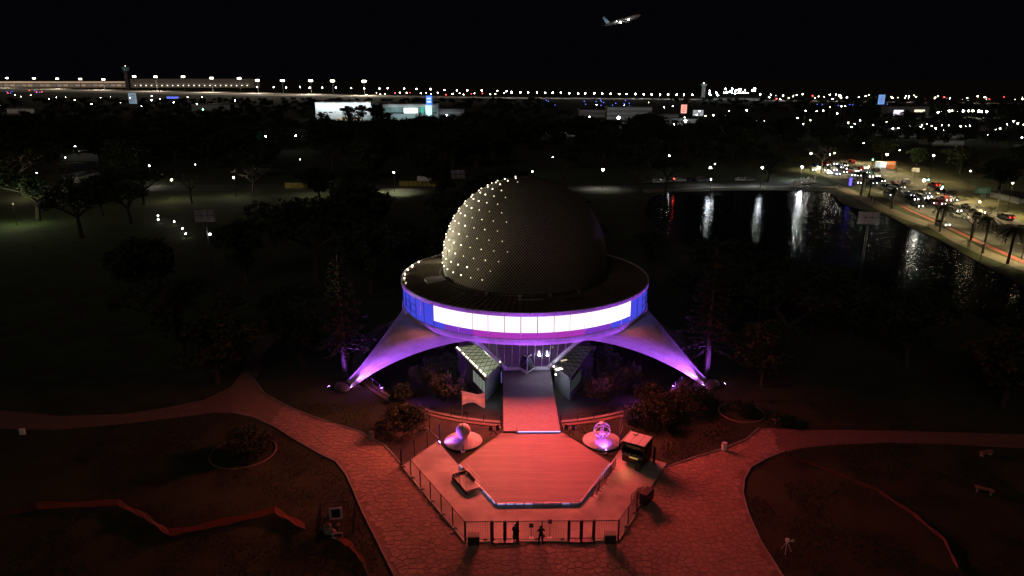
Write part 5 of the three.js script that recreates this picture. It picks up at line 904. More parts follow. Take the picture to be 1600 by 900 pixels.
const PAINT = { white: M('white_car_paint', [0.7, 0.7, 0.68], { roughness: 0.3, clearcoat: 1 }), grey: M('grey_car_paint', [0.2, 0.2, 0.21], { roughness: 0.3, metalness: 0.4, clearcoat: 1 }), black: M('black_car_paint', [0.015, 0.015, 0.018], { roughness: 0.25, clearcoat: 1 }), silver: M('silver_car_paint', [0.45, 0.45, 0.46], { roughness: 0.3, metalness: 0.5, clearcoat: 1 }), red: M('red_car_paint', [0.35, 0.02, 0.02], { roughness: 0.3, clearcoat: 1 }), blue: M('blue_car_paint', [0.03, 0.05, 0.2], { roughness: 0.3, clearcoat: 1 }) };
const carProto = new Map();
function car(kind, paint, x, z, turn, label, group, { head = true, tail = TAILDIM, name = 'car' } = {}) {
  const key = kind + paint + head + tail.name;
  let t;
  if (carProto.has(key)) { t = carProto.get(key).clone(); t.name = numbered(name); scene.add(t); t.userData = {}; tag(t, label, 'car', group); t.position.set(x, 0.02, z); t.rotation.y = turn; return t; }
  t = thing(name, label, 'car', [x, 0.02, z], turn, group);
  const K = CAR[kind], tall = kind === 'suv' ? 0.16 : 0, end = kind === 'hatch' ? 1.9 : kind === 'suv' ? 2.26 : 2.16;
  part('body', K.body, PAINT[paint], t); part('windows', K.glass, MT.glass, t);
  for (const wx of [-end * 0.62, end * 0.62]) for (const s of [-0.78, 0.78]) { const w = part('wheel', wheelGeo, MT.black, t, [wx, 0.32, s]); part('rim', rimGeo, MT.steel, w); }
  for (const s of [-0.6, 0.6]) { part('headlight', ball(0.2, 0, 0, 0, 10).scale(0.6, 0.9, 1.2), head ? HEAD : MT.white, t, [end - 0.01, 0.66 + tall, s]); part('taillight', rbox(0.08, 0.16, 0.34, 0.03), tail, t, [-end + 0.0, 0.82 + tall, s]); }
  for (const s of [-0.96, 0.96]) part('mirror', rbox(0.12, 0.12, 0.2, 0.03), PAINT[paint], t, [0.75, 1.0 + tall, s]);
  carProto.set(key, t);
  return t;
}
// directions of the two carriageways at a place on the avenue
const near0 = G(1300, 270), near1 = G(1600, 385), heading = Math.atan2(-(near1[1] - near0[1]), near1[0] - near0[0]);
const kinds = ['sedan', 'hatch', 'suv'], paints = ['grey', 'white', 'black', 'silver', 'grey', 'blue', 'black', 'red'];
[[1270, 266], [1279, 265], [1288, 267], [1294, 271], [1303, 266], [1306, 273], [1322, 264], [1345, 266], [1330, 275], [1350, 263], [1340, 275], [1358, 277], [1337, 286], [1364, 287], [1374, 284], [1399, 288], [1388, 305], [1412, 301], [1424, 312], [1433, 308], [1440, 311], [1447, 308], [1432, 323], [1476, 314], [1484, 313], [1472, 352], [1533, 342], [1526, 333], [1443, 303], [1275, 261], [1283, 262], [1291, 258], [1301, 257], [1311, 258], [1318, 259], [1334, 268], [1298, 262], [1312, 262], [1316, 270], [1325, 270], [1352, 270], [1366, 276], [1384, 293], [1394, 296], [1404, 294], [1419, 306], [1455, 318], [1466, 320], [1490, 330], [1502, 340]].forEach(([px, py], i) => { const [x, z] = G(px, py + 1); const c = paints[i % 8]; car(kinds[(i * 7) % 3], c, x, z, heading + rr(-0.05, 0.05), `${c} car with lit headlights coming towards the viewer in the avenue's evening traffic`, 'oncoming cars on the avenue, ' + c); });
[[1459, 292, 'suv', 'red', BRAKE, 'car with glaring red brake lights waiting at the green signals'], [1468, 301, 'sedan', 'black', BRAKE, 'dark car braking just before the green-lit crossing'], [1486, 305, 'hatch', 'black', BRAKE, 'dark hatchback braking beside the oncoming lane'], [1512, 325, 'sedan', 'white', TAIL, 'pale taxi-like saloon seen from its side on the near avenue'], [1571, 343, 'suv', 'grey', BRAKE, 'car with red tail lights near the eastern edge'], [1368, 268, 'sedan', 'black', TAIL, 'dark car turning by the bus shelter'], [1330, 255, 'hatch', 'red', BRAKE, 'small red-lit car under the footbridge end']].forEach(([px, py, k, c, tl, lab]) => { const [x, z] = G(px, py); car(k, c, x, z, heading + Math.PI + 0.15, lab, null, { head: false, tail: tl }); });
[[1008, 286, 'grey'], [1028, 286, 'white'], [1042, 285, 'silver'], [1062, 284, 'white'], [1082, 284, 'black'], [1098, 284, 'grey'], [1158, 283, 'white'], [1170, 283, 'silver']].forEach(([px, py, c], i) => { const [x, z] = G(px, py); car(kinds[i % 3], c, x, z, 0.1, i < 6 ? `${c} car parked in the row beside the red lamp on the park street` : `${c} car parked alone near the far lake shore`, 'parked cars on the park street, ' + c, { head: i === 2, name: 'parked_car' }); });
{ // flat van parked behind the yellow wall
  const [x, z] = G(663, 285), t = thing('parked_van', 'pale van parked behind the yellow wall on the park street', 'van', [x, 0, z], 0.1);
  part('body', rbox(5.2, 2.0, 1.9, 0.18, 0, 1.35, 0), MT.white, t); part('windscreen', box(0.05, 0.7, 1.6, 2.6, 1.75, 0), MT.glass, t); part('window', box(1.0, 0.55, 1.94, 1.6, 1.8, 0), MT.glass, t);
  for (const wx of [-1.6, 1.7]) for (const s of [-0.85, 0.85]) part('wheel', wheelGeo, MT.black, t, [wx, 0.32, s]);
}
for (const [p, q, lab] of [[[446, 294], [480, 294], 'short yellow boundary wall lit by the western street lamp'], [[624, 291], [682, 291], 'long yellow boundary wall lit by the street lamp behind the dome']]) {
  const a = G(...p), b = G(...q), t = thing('yellow_wall', lab, 'wall'); part('wall', beam([a[0], 0.9, a[1]], [b[0], 0.9, b[1]], 0.25, 1.8), M('yellow_wall_paint', [0.4, 0.32, 0.05], { roughness: 0.9, tex: 'coarse' }), t); part('coping', beam([a[0], 1.86, a[1]], [b[0], 1.86, b[1]], 0.36, 0.12), MT.kerb, t);
  lerpPts(a, b, 8).forEach(([x, z]) => part('pilaster', box(0.3, 1.85, 0.36, x, 0.92, z), M('wall_pilaster', [0.1, 0.09, 0.05], {}), t));
}
{ // van stopped under a mast of lamp, signals, signs, shelter
  const [x, z] = G(1416, 287), t = thing('white_utility_cart', 'small white box trailer standing on the avenue median', 'trailer', [x, 0.02, z], heading); part('box_body', rbox(2.6, 1.3, 1.7, 0.08, 0, 1.05, 0), MT.white, t); part('hood', rbox(1.4, 0.7, 1.6, 0.1, -1.9, 0.75, 0), MT.black, t); for (const wx of [-2, 0.6]) for (const s of [-0.8, 0.8]) part('wheel', wheelGeo, MT.black, t, [wx, 0.32, s]);
}
for (const [px, py, h, lab, mat] of [[1364, 248, 5, 'green traffic signal at the far end of the avenue', MT.lampGreen], [1451, 279, 5, 'green traffic signal at the crossing, the western of two', MT.lampGreen], [1473, 290, 5, 'green traffic signal at the crossing, the eastern of two', MT.lampGreen], [1053, 281, 3.5, 'round red lamp among the trees on the far shore', MT.lampRed]]) {
  const [x, z] = G(px, py, h), t = thing('traffic_signal', lab, 'traffic light', [x, 0, z]); part('pole', cyl(0.07, 0.09, h, 0, 0, 0, 8), MT.dark, t); part('housing', rbox(0.5, 1.3, 0.35, 0.06, 0, h, -0.1), MT.black, t); for (let k = 0; k < 3; k++) part('lamp', ball(0.2, 0, h - 0.4 + k * 0.4, 0.12, 10), k === (mat === MT.lampRed ? 2 : 0) ? mat : MT.dark, t);
}
{ const [x, z] = G(1538, 328), t = thing('direction_sign', 'green overhead direction sign on a cantilever post beside the avenue', 'road sign', [x, 0, z], -0.1); part('post', cyl(0.12, 0.16, 6, 3.5, 0, 0, 10), MT.steel, t); part('arm', bar([3.5, 5.9, 0], [-1, 5.9, 0], 0.09), MT.steel, t); part('panel', rbox(4.4, 1.7, 0.1, 0.05, -1.6, 5.8, 0.12), M('sign_green', [0.05, 0.22, 0.14], { roughness: 0.5, e: [0.012, 0.03, 0.02] }), t); for (const [y, w] of [[6.15, 2.4], [5.75, 3.2], [5.35, 1.9]]) part('legend_bar', box(w, 0.14, 0.02, -1.6, y, 0.19), MT.white, t); }
for (const [px, py, lab, m] of [[1426, 276, 'round pale road sign on the verge, left of the square one', 0], [1432, 277, 'square pale road sign on the verge under the lit green tree', 1], [1533, 322, 'white board on the verge between taxi and lamp post', 1]]) { const [x, z] = G(px, py), t = thing('road_sign', lab, 'road sign', [x, 0, z], -0.2); part('post', cyl(0.06, 0.07, 2.2, 0, 0, 0, 8), MT.steel, t); part('plate', m ? rbox(1.5, 1.7, 0.06, 0.03, 0, 2.8, 0.05) : new THREE.CylinderGeometry(0.8, 0.8, 0.06, 24).rotateX(Math.PI / 2).translate(0, 2.7, 0.05), MT.white, t); }
{ const [x, z] = G(1380, 264), t = thing('bus_shelter', 'white lit bus shelter at the far kerb of the avenue', 'bus shelter', [x, 0, z], -0.5); part('roof', rbox(7, 0.2, 2.4, 0.06, 0, 3, 0), MT.white, t); for (const s of [-3.2, -1, 1, 3.2]) part('post', cyl(0.08, 0.08, 3, s, 0, -0.9, 8), MT.white, t); part('back_panel', box(6.4, 2, 0.05, 0, 1.5, -1.1), M('shelter_window', [0.4, 0.45, 0.5], { e: [0.1, 0.12, 0.13] }), t); part('bench_seat', rbox(4, 0.1, 0.5, 0.03, 0, 0.5, -0.6), MT.steel, t); point(t, [0, 2.6, 0.6], COOL, 30); }
{ const [x, z] = G(1391, 265), t = thing('orange_kiosk', 'orange advertising hoarding beside the bus shelter', 'hoarding', [x, 0, z], -0.6); part('panel', rbox(3.4, 3.2, 0.3, 0.08, 0, 1.9, 0), M('orange_sign', [0.5, 0.14, 0.05], { e: [0.12, 0.03, 0.012] }), t); for (const s of [-1.4, 1.4]) part('leg', box(0.16, 0.5, 0.3, s, 0.25, 0), MT.dark, t); part('stripe', box(2.8, 0.35, 0.02, 0, 2.4, 0.17), MT.white, t); }
{ const [x, z] = G(1328, 292), t = thing('blue_totem', 'slim blue-violet lit totem on the lake side of the avenue', 'totem', [x, 0, z], -0.3); part('base', rbox(1.1, 0.4, 0.7, 0.05, 0, 0.2, 0), MT.dark, t); part('lit_panel', rbox(0.9, 2.8, 0.4, 0.06, 0, 1.9, 0), M('blue_sign_glow', [0.1, 0.1, 0.4], { e: [0.22, 0.17, 1.5] }), t); part('cap', rbox(1, 0.12, 0.5, 0.03, 0, 3.36, 0), MT.dark, t); }
for (const [px, py, lab] of [[1366, 318, 'pedestrian standing on the lakeside path by the palms'], [1361, 314, 'second pedestrian beside the path under the palms']]) person(lab, G(px, py), rr(0, 3), { hips: [0, 0.97, 0], chest: [0, 1.29, 0.01], neck: [0, 1.51, -0.01], head: [0, 1.61, -0.03], armL: [[-0.25, 1.2, 0.02], [-0.24, 0.95, -0.06]], armR: [[0.25, 1.2, 0.02], [0.24, 0.95, -0.08]], legL: [[-0.1, 0.5, -0.08], [-0.1, 0.08, -0.02]], legR: [[0.1, 0.51, 0.06], [0.1, 0.08, 0.14]] }, wear);

// jetty with white pedal boats, and the floats
{
  const pts = [[1243, 288.5], [1248, 287.5], [1252, 286.5], [1257, 286.5], [1262, 286], [1268, 285.5], [1240, 291]];
  pts.forEach(([px, py], i) => {
    const [x, z] = G(px, py), t = thing('pedal_boat', 'white pedal boat in the bright cluster at the lit jetty', 'boat', [x, 0.1, z], rr(-0.5, 0.5), 'white boats at the jetty');
    part('hull', [rbox(1.0, 0.7, 3.4, 0.25, -0.7, 0.3, 0), rbox(1.0, 0.7, 3.4, 0.25, 0.7, 0.3, 0)], MT.white, t); part('seat', [rbox(1.6, 0.3, 0.6, 0.08, 0, 0.75, -0.2), rbox(1.6, 0.7, 0.18, 0.06, 0, 1.1, -0.55)], MT.white, t);
    const neck = new THREE.TubeGeometry(new THREE.CatmullRomCurve3([V(0, 0.6, 1.2), V(0, 1.5, 1.5), V(0, 2.1, 1.1), V(0, 2.3, 1.5), V(0, 2.15, 1.85)]), 16, 0.18, 8); part('neck', neck, MT.white, t);
  });
  const [x, z] = G(1256, 283), L = thing('jetty_lamp', 'floodlight over the white boats at the jetty', 'lamp', [x, 0, z - 3]); part('pole', cyl(0.07, 0.1, 5, 0, 0, 0, 8), MT.dark, L); part('lamp', ball(0.3, 0, 5, 0, 10), MT.lampCool, L); point(L, [0, 4.6, 0.6], COOL, 260);
  const a = G(1236, 292), b = G(1306, 293.5), t = thing('jetty', 'low floating jetty at the head of the lake', 'jetty'); part('walkway', beam([a[0], 0.25, a[1]], [b[0], 0.25, b[1]], 1.2, 0.3), MT.apron, t); lerpPts(a, b, 14).forEach(([px, pz]) => part('float', cyl(0.35, 0.35, 0.5, px, 0, pz + 0.7, 10), MT.white, t));
}
{ const [a, b, c] = [G(1165, 407), G(1245, 430), G(1330, 453)]; const t = thing('float_line', 'line of small pale floats along the near lake edge', 'floats'); for (const [p, q, n] of [[a, b, 14], [b, c, 9]]) lerpPts(p, q, n).forEach(([x, z]) => part('float', ball(0.14, x + rr(-0.3, 0.3), 0.12, z + rr(-0.3, 0.3), 8), MT.bulbOff, t)); }

// ================= FAR TOWN AND AIRFIELD =================
function far(px, py) { return G(px, py); }
function farBox(px0, px1, pyTop, pyBase, depth) { const a = G(px0, pyBase), b = G(px1, pyBase), w = Math.hypot(b[0] - a[0], b[1] - a[1]), cx = (a[0] + b[0]) / 2, cz = (a[1] + b[1]) / 2, h = heightAt(cx, cz, pyTop); return { w, h, x: cx, z: cz, turn: -Math.atan2(b[1] - a[1], b[0] - a[0]), depth }; }
{ // white lit hall
  const o = farBox(494, 581, 160, 188, 40), t = thing('white_hall', 'long white hall brightly lit along its top, behind the wood', 'hall', [o.x, 0, o.z], o.turn);
  part('wall', box(o.w, o.h, o.depth, 0, o.h / 2, -o.depth / 2), MT.white, t); part('roof', new THREE.CylinderGeometry(o.w * 1.3, o.w * 1.3, o.depth + 1, 24, 1, false, Math.PI * 0.5 + 1.18 - 0, 0.78).rotateX(-Math.PI / 2).rotateZ(0).scale(1, 0.12, 1).translate(0, o.h - o.w * 0.13, -o.depth / 2), MT.white, t);
  for (let k = 0; k < 9; k++) part('window', box(3.4, 0.9, 0.3, -o.w * 0.42 + k * o.w * 0.06 * 1.6, o.h * 0.45, 0.1), MT.dark, t);
  part('plinth', box(o.w + 0.6, o.h * 0.28, 0.6, 0, o.h * 0.14, 0.1), M('hall_plinth', [0.45, 0.5, 0.5], {}), t); for (let k = 0; k < 5; k++) part('lit_door_window', box(3, 2.6, 0.3, -3 + k * 4.4, 1.5, 0.5), M('warm_window', [0.4, 0.3, 0.2], { e: [0.5, 0.36, 0.2] }), t);
  for (let k = 0; k < 5; k++) { const x = -o.w * 0.42 + k * o.w * 0.21; part('eave_floodlight', rbox(1.4, 0.4, 0.8, 0.1, x, o.h + 0.6, 7.2), MT.dark, t); part('lamp_arm', bar([x, o.h, 0], [x, o.h + 0.7, 7], 0.12), MT.dark, t); spot(t, [x, o.h + 0.3, 7.4], [x, o.h * 0.5, 0.2], [0.82, 0.97, 1], 480, 1.2, 0.9); }
}
{ // showroom with sign pylon
  const o = farBox(600, 682, 163, 190, 30), t = thing('showroom', 'two-storey glass showroom with a bright sign, right of the white hall', 'showroom', [o.x, 0, o.z], o.turn);
  part('wall', box(o.w, o.h, o.depth, 0, o.h / 2, -o.depth / 2), M('showroom_wall', [0.35, 0.42, 0.42], { roughness: 0.7 }), t);
  part('parapet', box(o.w + 0.8, o.h * 0.16, 0.8, 0, o.h * 0.93, 0.2), MT.white, t); part('storey_band', box(o.w + 0.4, o.h * 0.06, 0.6, 0, o.h * 0.5, 0.2), MT.dark, t);
  for (let k = 0; k < 12; k++) part('window', box(o.w / 12 - 0.4, o.h * 0.28, 0.3, -o.w / 2 + (k + 0.5) * (o.w / 12), o.h * 0.68, 0.2), M('teal_window', [0.1, 0.15, 0.15], { e: [0.05, 0.085, 0.085], roughness: 0.3 }), t);
  part('bright_sign', box(o.w * 0.26, o.h * 0.3, 0.5, o.w * 0.02, o.h * 0.64, 0.6), M('bright_sign_glow', [1, 1, 1], { e: [1.6, 1.7, 1.5] }), t); part('green_sign', box(o.w * 0.06, o.h * 0.34, 0.5, o.w * 0.24, o.h * 0.66, 0.7), M('green_sign_glow', [0, 0.3, 0.2], { e: [0.03, 0.3, 0.2] }), t); part('corner_window', box(o.w * 0.12, o.h * 0.7, 0.5, o.w * 0.36, o.h * 0.6, 0.5), M('corner_window_glow', [0.6, 0.9, 0.9], { e: [0.55, 0.8, 0.78] }), t);
  for (const x of [-o.w * 0.3, 0, o.w * 0.3]) spot(t, [x, o.h * 0.9, 16], [x, o.h * 0.2, 0], [0.75, 0.95, 1], 500, 0.9, 0.9);
  const p = farBox(667, 676, 150, 190, 1), s = thing('sign_pylon', 'tall pylon with a glowing blue sign beside the showroom', 'sign pylon', [p.x, 0, p.z]); part('mast', box(1.2, p.h, 1, 0, p.h / 2, 0), MT.dark, s); part('blue_sign', box(p.w, p.h * 0.34, 1.4, 0, p.h * 0.84, 0.2), M('blue_pylon_glow', [0.1, 0.2, 0.8], { e: [0.1, 0.3, 1.3] }), s); for (const y of [0.78, 0.9]) part('sign_line', box(p.w * 0.7, p.h * 0.05, 0.2, 0, p.h * y, 1.0), M('sign_line_glow', [1, 1, 1], { e: [1, 1.2, 1.5] }), s);
  const q = farBox(683, 725, 166, 188, 20), r = thing('low_annex', 'dim flat-roofed annex right of the showroom', 'building', [q.x, 0, q.z]); part('wall', box(q.w, q.h * 0.8, 20, 0, q.h * 0.4, -10), M('annex_wall', [0.2, 0.2, 0.2], {}), r); part('roof', box(q.w + 1, 0.5, 21, 0, q.h * 0.8 + 0.25, -10), MT.dark, r); for (let k = 0; k < 10; k++) part('window', box(q.w / 10 - 0.6, 1.4, 0.2, -q.w / 2 + (k + 0.5) * q.w / 10, q.h * 0.55, 0.1), M('annex_window', [0.2, 0.2, 0.2], { e: [0.05, 0.055, 0.05] }), r);
}
for (const [x0, x1, yt, yb, st, lab, e, name] of [[948, 1018, 167, 188, 3, 'long three-storey parking block with pale floor bands', [0.034, 0.036, 0.038], 'parking_block'], [1018, 1060, 178, 189, 1, 'low wing right of the parking block', [0.02, 0.02, 0.02], 'low_wing'], [905, 948, 171, 184, 2, 'curved dim block left of the parking block', [0.018, 0.018, 0.018], 'office_block'], [838, 915, 204, 216, 1, 'low arcaded building with white-lit bays before the wood', [0.05, 0.055, 0.055], 'arcade'], [1010, 1090, 186, 196, 1, 'fenced sports court under white lamps', [0.02, 0.022, 0.02], 'sports_court'], [1046, 1075, 212, 224, 1, 'low bluish pavilion below the sports court', [0.014, 0.018, 0.028], 'blue_pavilion'], [1386, 1450, 166, 184, 2, 'dark block carrying two small lit signs', [0.006, 0.006, 0.006], 'dark_block'], [1456, 1506, 208, 228, 2, 'pale terraced building lit by lamps on the right', [0.03, 0.03, 0.028], 'terraced_house'], [1384, 1432, 200, 214, 2, 'low dim block with a row of lit arches', [0.014, 0.014, 0.012], 'arched_block'], [1550, 1582, 196, 206, 1, 'small warm-lit house at the far right', [0.06, 0.055, 0.035], 'small_house'], [92, 168, 238, 252, 1, 'low dark teal-walled building in the western wood', [0.003, 0.006, 0.006], 'teal_building'], [300, 360, 163, 174, 1, 'low roofs beside the green lamp on the left', [0.008, 0.008, 0.009], 'low_roof_block'], [12, 55, 168, 180, 1, 'low pinkish-lit building at the far left', [0.045, 0.035, 0.03], 'pink_building'], [100, 124, 276, 289, 1, 'pale gabled hut among the western trees', [0.008, 0.0075, 0.006], 'pale_hut'], [1592, 1622, 310, 319, 1, 'low pale lit building in the side street at the eastern edge', [0.05, 0.045, 0.03], 'street_shop']]) {
  const o = farBox(x0, x1, yt, yb, 14), t = thing(name, lab, 'building', [o.x, 0, o.z], o.turn), base = M(name + '_wall', [0.3, 0.3, 0.29], { roughness: 0.9 }), glow = M(name + '_window', [0.2, 0.2, 0.2], { e, roughness: 0.6 });
  part('wall', box(o.w, o.h, o.depth, 0, o.h / 2, -o.depth / 2), base, t); part('roof', box(o.w + 1, 0.4, o.depth + 1, 0, o.h + 0.2, -o.depth / 2), MT.dark, t);
  const cols = Math.max(4, Math.min(12, Math.round(o.w / 5)));
  for (let s = 0; s < st; s++) for (let c = 0; c < cols; c++) part('window', box(o.w / cols - 0.4, (o.h / st) * 0.52, 0.2, -o.w / 2 + ((c + 0.5) * o.w) / cols, ((s + 0.52) * o.h) / st, 0.1), glow, t);
}
// hoardings, beacons, lit signs
for (const [x0, x1, yt, ym, yb, rgb, lab] of [[1063, 1072, 163.5, 177, 186, [1.1, 0.45, 0.36], 'tall lit hoarding with a red and white poster behind the parking block'], [1369, 1379, 148, 163, 178, [0.16, 0.34, 0.75], 'tall lit blue and white tower sign on the right'], [204, 216, 145, 162, 172, [0.16, 0.24, 0.3], 'pale blue lit panel on the left below the terminal'], [1395, 1410, 172, 180, 184, [1.6, 1.5, 1.9], 'bright white lettering block on the dark right-hand building'], [1427, 1443, 171.5, 175, 184, [1.4, 1.3, 0.9], 'small white and yellow strip sign on the dark right-hand building'], [1082, 1098, 172, 181, 188, [0.3, 0.34, 0.36], 'white lit panel with a star-shaped frame beside the hoarding'], [262, 280, 151, 154, 162, [0.15, 0.22, 1.1], 'blue strip sign low over the western wood']]) {
  const o = farBox(x0, x1, yt, yb, 1), hm = heightAt(o.x, o.z, ym), t = thing('lit_hoarding', lab, 'sign', [o.x, 0, o.z]); part('mast', box(0.7, hm, 0.7, 0, hm / 2, -0.3), MT.dark, t); part('frame', box(o.w + 0.6, o.h - hm + 0.6, 0.5, 0, (o.h + hm) / 2, -0.15), MT.dark, t); part('sign_face', box(o.w, o.h - hm, 0.3, 0, (o.h + hm) / 2, 0.2), M('sign_face_glow', rgb.map((v) => Math.min(1, v)), { e: rgb }), t);
  for (let k = 0; k < 3; k++) part('sign_mark', box(o.w * (0.5 + 0.15 * (k % 2)), (o.h - hm) * 0.1, 0.1, (k - 1) * o.w * 0.08, hm + (o.h - hm) * (0.25 + k * 0.25), 0.42), M('sign_mark_glow', [0.3, 0.3, 0.3], { e: rgb.map((v, i) => v * (i ? 0.3 : 0.7)) }), t);
}
{ // terminal, hangar, tower, apron masts
  const masts = [[14, 122], [56, 122.5], [92, 123], [128, 123.5], [164, 124], [213, 119.5], [246, 120], [289, 120], [333, 122], [376, 122.5], [404, 125.5], [443, 126], [487, 126], [521, 126.5], [570, 127]];
  masts.forEach(([px, py], i) => { const [x, z] = G(px, 137 + px * 0.021), h = heightAt(x, z, py), t = thing('apron_mast', 'tall apron floodlight mast in the bright row along the airfield', 'mast', [x, 0, z], 0, 'apron floodlight masts'); part('pole', cyl(0.4, 0.7, h, 0, 0, 0, 8), MT.steel, t); part('lamp_crown', rbox(9, 4, 2, 0.5, 0, h, 0), M('apron_lamp', [1, 1, 1], { e: [11, 9.6, 7.4] }), t); if (i % 2 === 0) spot(t, [0, h - 3, 4], [0, 0, 40], [1, 0.86, 0.66], 34000, 1.25, 0.9); });
  const o = farBox(205, 398, 123, 137, 90), t = thing('terminal_building', 'very long pale terminal building behind the row of apron masts', 'terminal', [o.x, 0, o.z], o.turn); part('wall', box(o.w, o.h, 60, 0, o.h / 2, -30), M('terminal_wall', [0.3, 0.26, 0.21], { e: [0.02, 0.016, 0.012] }), t); part('roof', box(o.w + 6, 2, 66, 0, o.h + 1, -30), MT.dark, t);
  for (let k = 0; k < 22; k++) { part('gate_lamp', ball(1.2, -o.w * 0.46 + k * o.w * 0.043, o.h * 0.24, 3, 8), M('gate_lamp_glow', [1, 1, 1], { e: [6, 5.4, 4.4] }), t); part('window', box(o.w / 26, o.h * 0.14, 0.6, -o.w * 0.46 + k * o.w * 0.043, o.h * 0.42, 0.3), M('terminal_window', [0.2, 0.2, 0.2], { e: [0.06, 0.048, 0.034] }), t); }
  const o2 = farBox(-40, 203, 127, 137, 60), t2 = thing('terminal_pier', 'long low terminal pier with a warm lit roof edge at the far left', 'terminal', [o2.x, 0, o2.z], o2.turn); part('wall', box(o2.w, o2.h, 50, 0, o2.h / 2, -25), M('pier_wall', [0.3, 0.22, 0.16], { e: [0.05, 0.036, 0.024] }), t2); part('roof', box(o2.w + 4, 2, 55, 0, o2.h + 1, -25), MT.dark, t2); part('roof_edge_light', box(o2.w, o2.h * 0.22, 1, 0, o2.h * 0.86, 0.6), M('roof_edge_glow', [0.8, 0.6, 0.4], { e: [0.34, 0.25, 0.16] }), t2);
  for (let k = 0; k < 26; k++) part('window', box(o2.w / 34, o2.h * 0.3, 0.8, -o2.w * 0.48 + k * o2.w * 0.038, o2.h * 0.36, 0.5), M('pier_window_' + (k % 3), [0.2, 0.2, 0.2], { e: [[0.3, 0.2, 0.13], [0.12, 0.1, 0.08], [0.22, 0.16, 0.14]][k % 3] }), t2);
  for (const [px, yt, lab, w] of [[201, 103, 'control tower silhouette with a pale light on top, left', 9], [1098, 130, 'dim stepped tower on the far right of the airfield', 9]]) { const p = farBox(px - w / 2, px + w / 2, yt, px < 500 ? 139 : 153, 1), s = thing('control_tower', lab, 'tower', [p.x, 0, p.z]); part('shaft', box(p.w * 0.6, p.h * 0.8, p.w * 0.6, 0, p.h * 0.4, 0), M('tower_wall', [0.2, 0.2, 0.2], {}), s); part('cabin', new THREE.CylinderGeometry(p.w * 0.6, p.w * 0.45, p.h * 0.16, 10).translate(0, p.h * 0.87, 0), M('tower_window', [0.2, 0.25, 0.25], { e: [0.018, 0.026, 0.028] }), s); part('beacon_lamp', ball(1.3, 0, p.h, 0, 8), MT.bulb, s); }
}
// rows of far lamps
function farLamp(px, py, base, lab, group, mat = MT.lampWhite, r = 0.5) { const [x, z] = G(px, base), h = Math.max(2, heightAt(x, z, py)), t = thing('distant_lamp', lab, 'street lamp', [x, 0, z], 0, group); part('pole', cyl(0.14, 0.2, h, 0, 0, 0, 6), MT.dark, t); part('lamp', ball(r, 0, h, 0, 8), mat, t); }
for (let i = 0; i < 33; i++) { const px = 800 + i * 12.8 + rr(-1, 1); if (px > 1085) break; farLamp(px, 144 + (px - 800) * 0.016 + rr(-0.4, 0.4), 153 + (px - 800) * 0.008, 'small white lamp in the even row along the far shore road, middle of the horizon', 'lamps of the far shore road', i % 5 ? MT.lampWhite : MT.lampCool, 1.05); }
for (let i = 0; i < 20; i++) { const px = 405 + i * 20.5 + rr(-4, 4); farLamp(px, 135.5 + (px - 400) * 0.016 + rr(-0.8, 0.8), 148 + (px - 400) * 0.011, 'small white lamp in the row behind the lit apron, left of the middle', 'lamps behind the apron', MT.lampWhite, 1.0); }
for (let i = 0; i < 22; i++) { const px = 575 + i * 10 + rr(-4, 4); farLamp(px, 146 + rr(-1.5, 2), 152, 'tiny lamp among the lit sheds beyond the airfield', 'tiny lamps of the sheds', [MT.lampWhite, MT.lampWhite, MT.lampRed, MT.lampWarm][Math.floor(rnd() * 4)], rr(0.4, 0.9)); }
for (let i = 0; i < 34; i++) { const u = rnd(), px = 1100 + u * 80; farLamp(px, 140 + rr(-1.5, 6) + (Math.abs(px - 1155) > 25 ? 3 : 0), 154, 'white lamp in the dense cluster right of the far tower', 'lamp cluster right of the far tower', MT.lampCool, rr(0.5, 1.1)); }
for (let i = 0; i < 64; i++) { const px = 1185 + rnd() * 420; farLamp(px, 150 + (px - 1185) * 0.012 + rr(-4, 4), 157 + (px - 1185) * 0.012, 'small lamp in the glittering line on the horizon at right', 'horizon lamps at right', [MT.lampWhite, MT.lampCool, MT.lampWarm, MT.lampWhite, MT.lampWarm, MT.bulb, MT.bulb2, MT.lampRed][Math.floor(rnd() * 8)], rr(0.35, 1.0)); }
for (const [a, b, y0, y1, n] of [[1460, 1545, 173, 176, 11], [1430, 1520, 189, 208, 14], [1540, 1600, 186, 218, 9], [1240, 1340, 164, 204, 14], [1050, 1200, 166, 196, 11], [900, 1060, 160, 172, 10], [0, 330, 146, 168, 20], [1320, 1460, 184, 206, 9]]) for (let i = 0; i < n; i++) farLamp(a + ((i + rnd()) / n) * (b - a), rr(y0, y1), y1 + 8, 'scattered small lamp of the far town below the horizon', 'scattered lamps of the far town', [MT.lampCool, MT.lampWhite, MT.lampWhite, MT.lampWarm][i % 4], y0 === 173 ? 0.8 : rr(0.15, 0.4));
for (const [px, py, lab] of [[966, 184, 'brightest white lamp in front of the parking block'], [1070, 189, 'bright white lamp above the sports court'], [1111, 192, 'bright white lamp right of the sports court'], [1046, 205, 'bluish lamp at the corner of the sports court'], [921, 183, 'violet-white lamp left of the parking block'], [1088, 179, 'white lamp by the star-shaped frame'], [671, 180, 'pair of round lamps before the showroom pylon'], [626, 178, 'round lamp before the showroom wall'], [698, 180, 'white lamp by the low annex'], [318, 171, 'green lamp between low roofs at left'], [238, 156, 'warm white lamp left of the blue strip sign'], [368, 157, 'small white lamp at the end of the western wood']]) farLamp(px, py, py + 9, lab, null, lab.startsWith('green') ? M('green_white_lamp', [1, 1, 1], { e: [4, 22, 9] }) : MT.lampCool, /bright|round/.test(lab) ? 1.1 : 0.6);
for (let i = 0; i < 16; i++) farLamp(rr(812, 990), rr(156, 166), 170, 'tiny blue taxiway light on the dark airfield', 'blue taxiway lights', MT.lampBlue, 0.4);
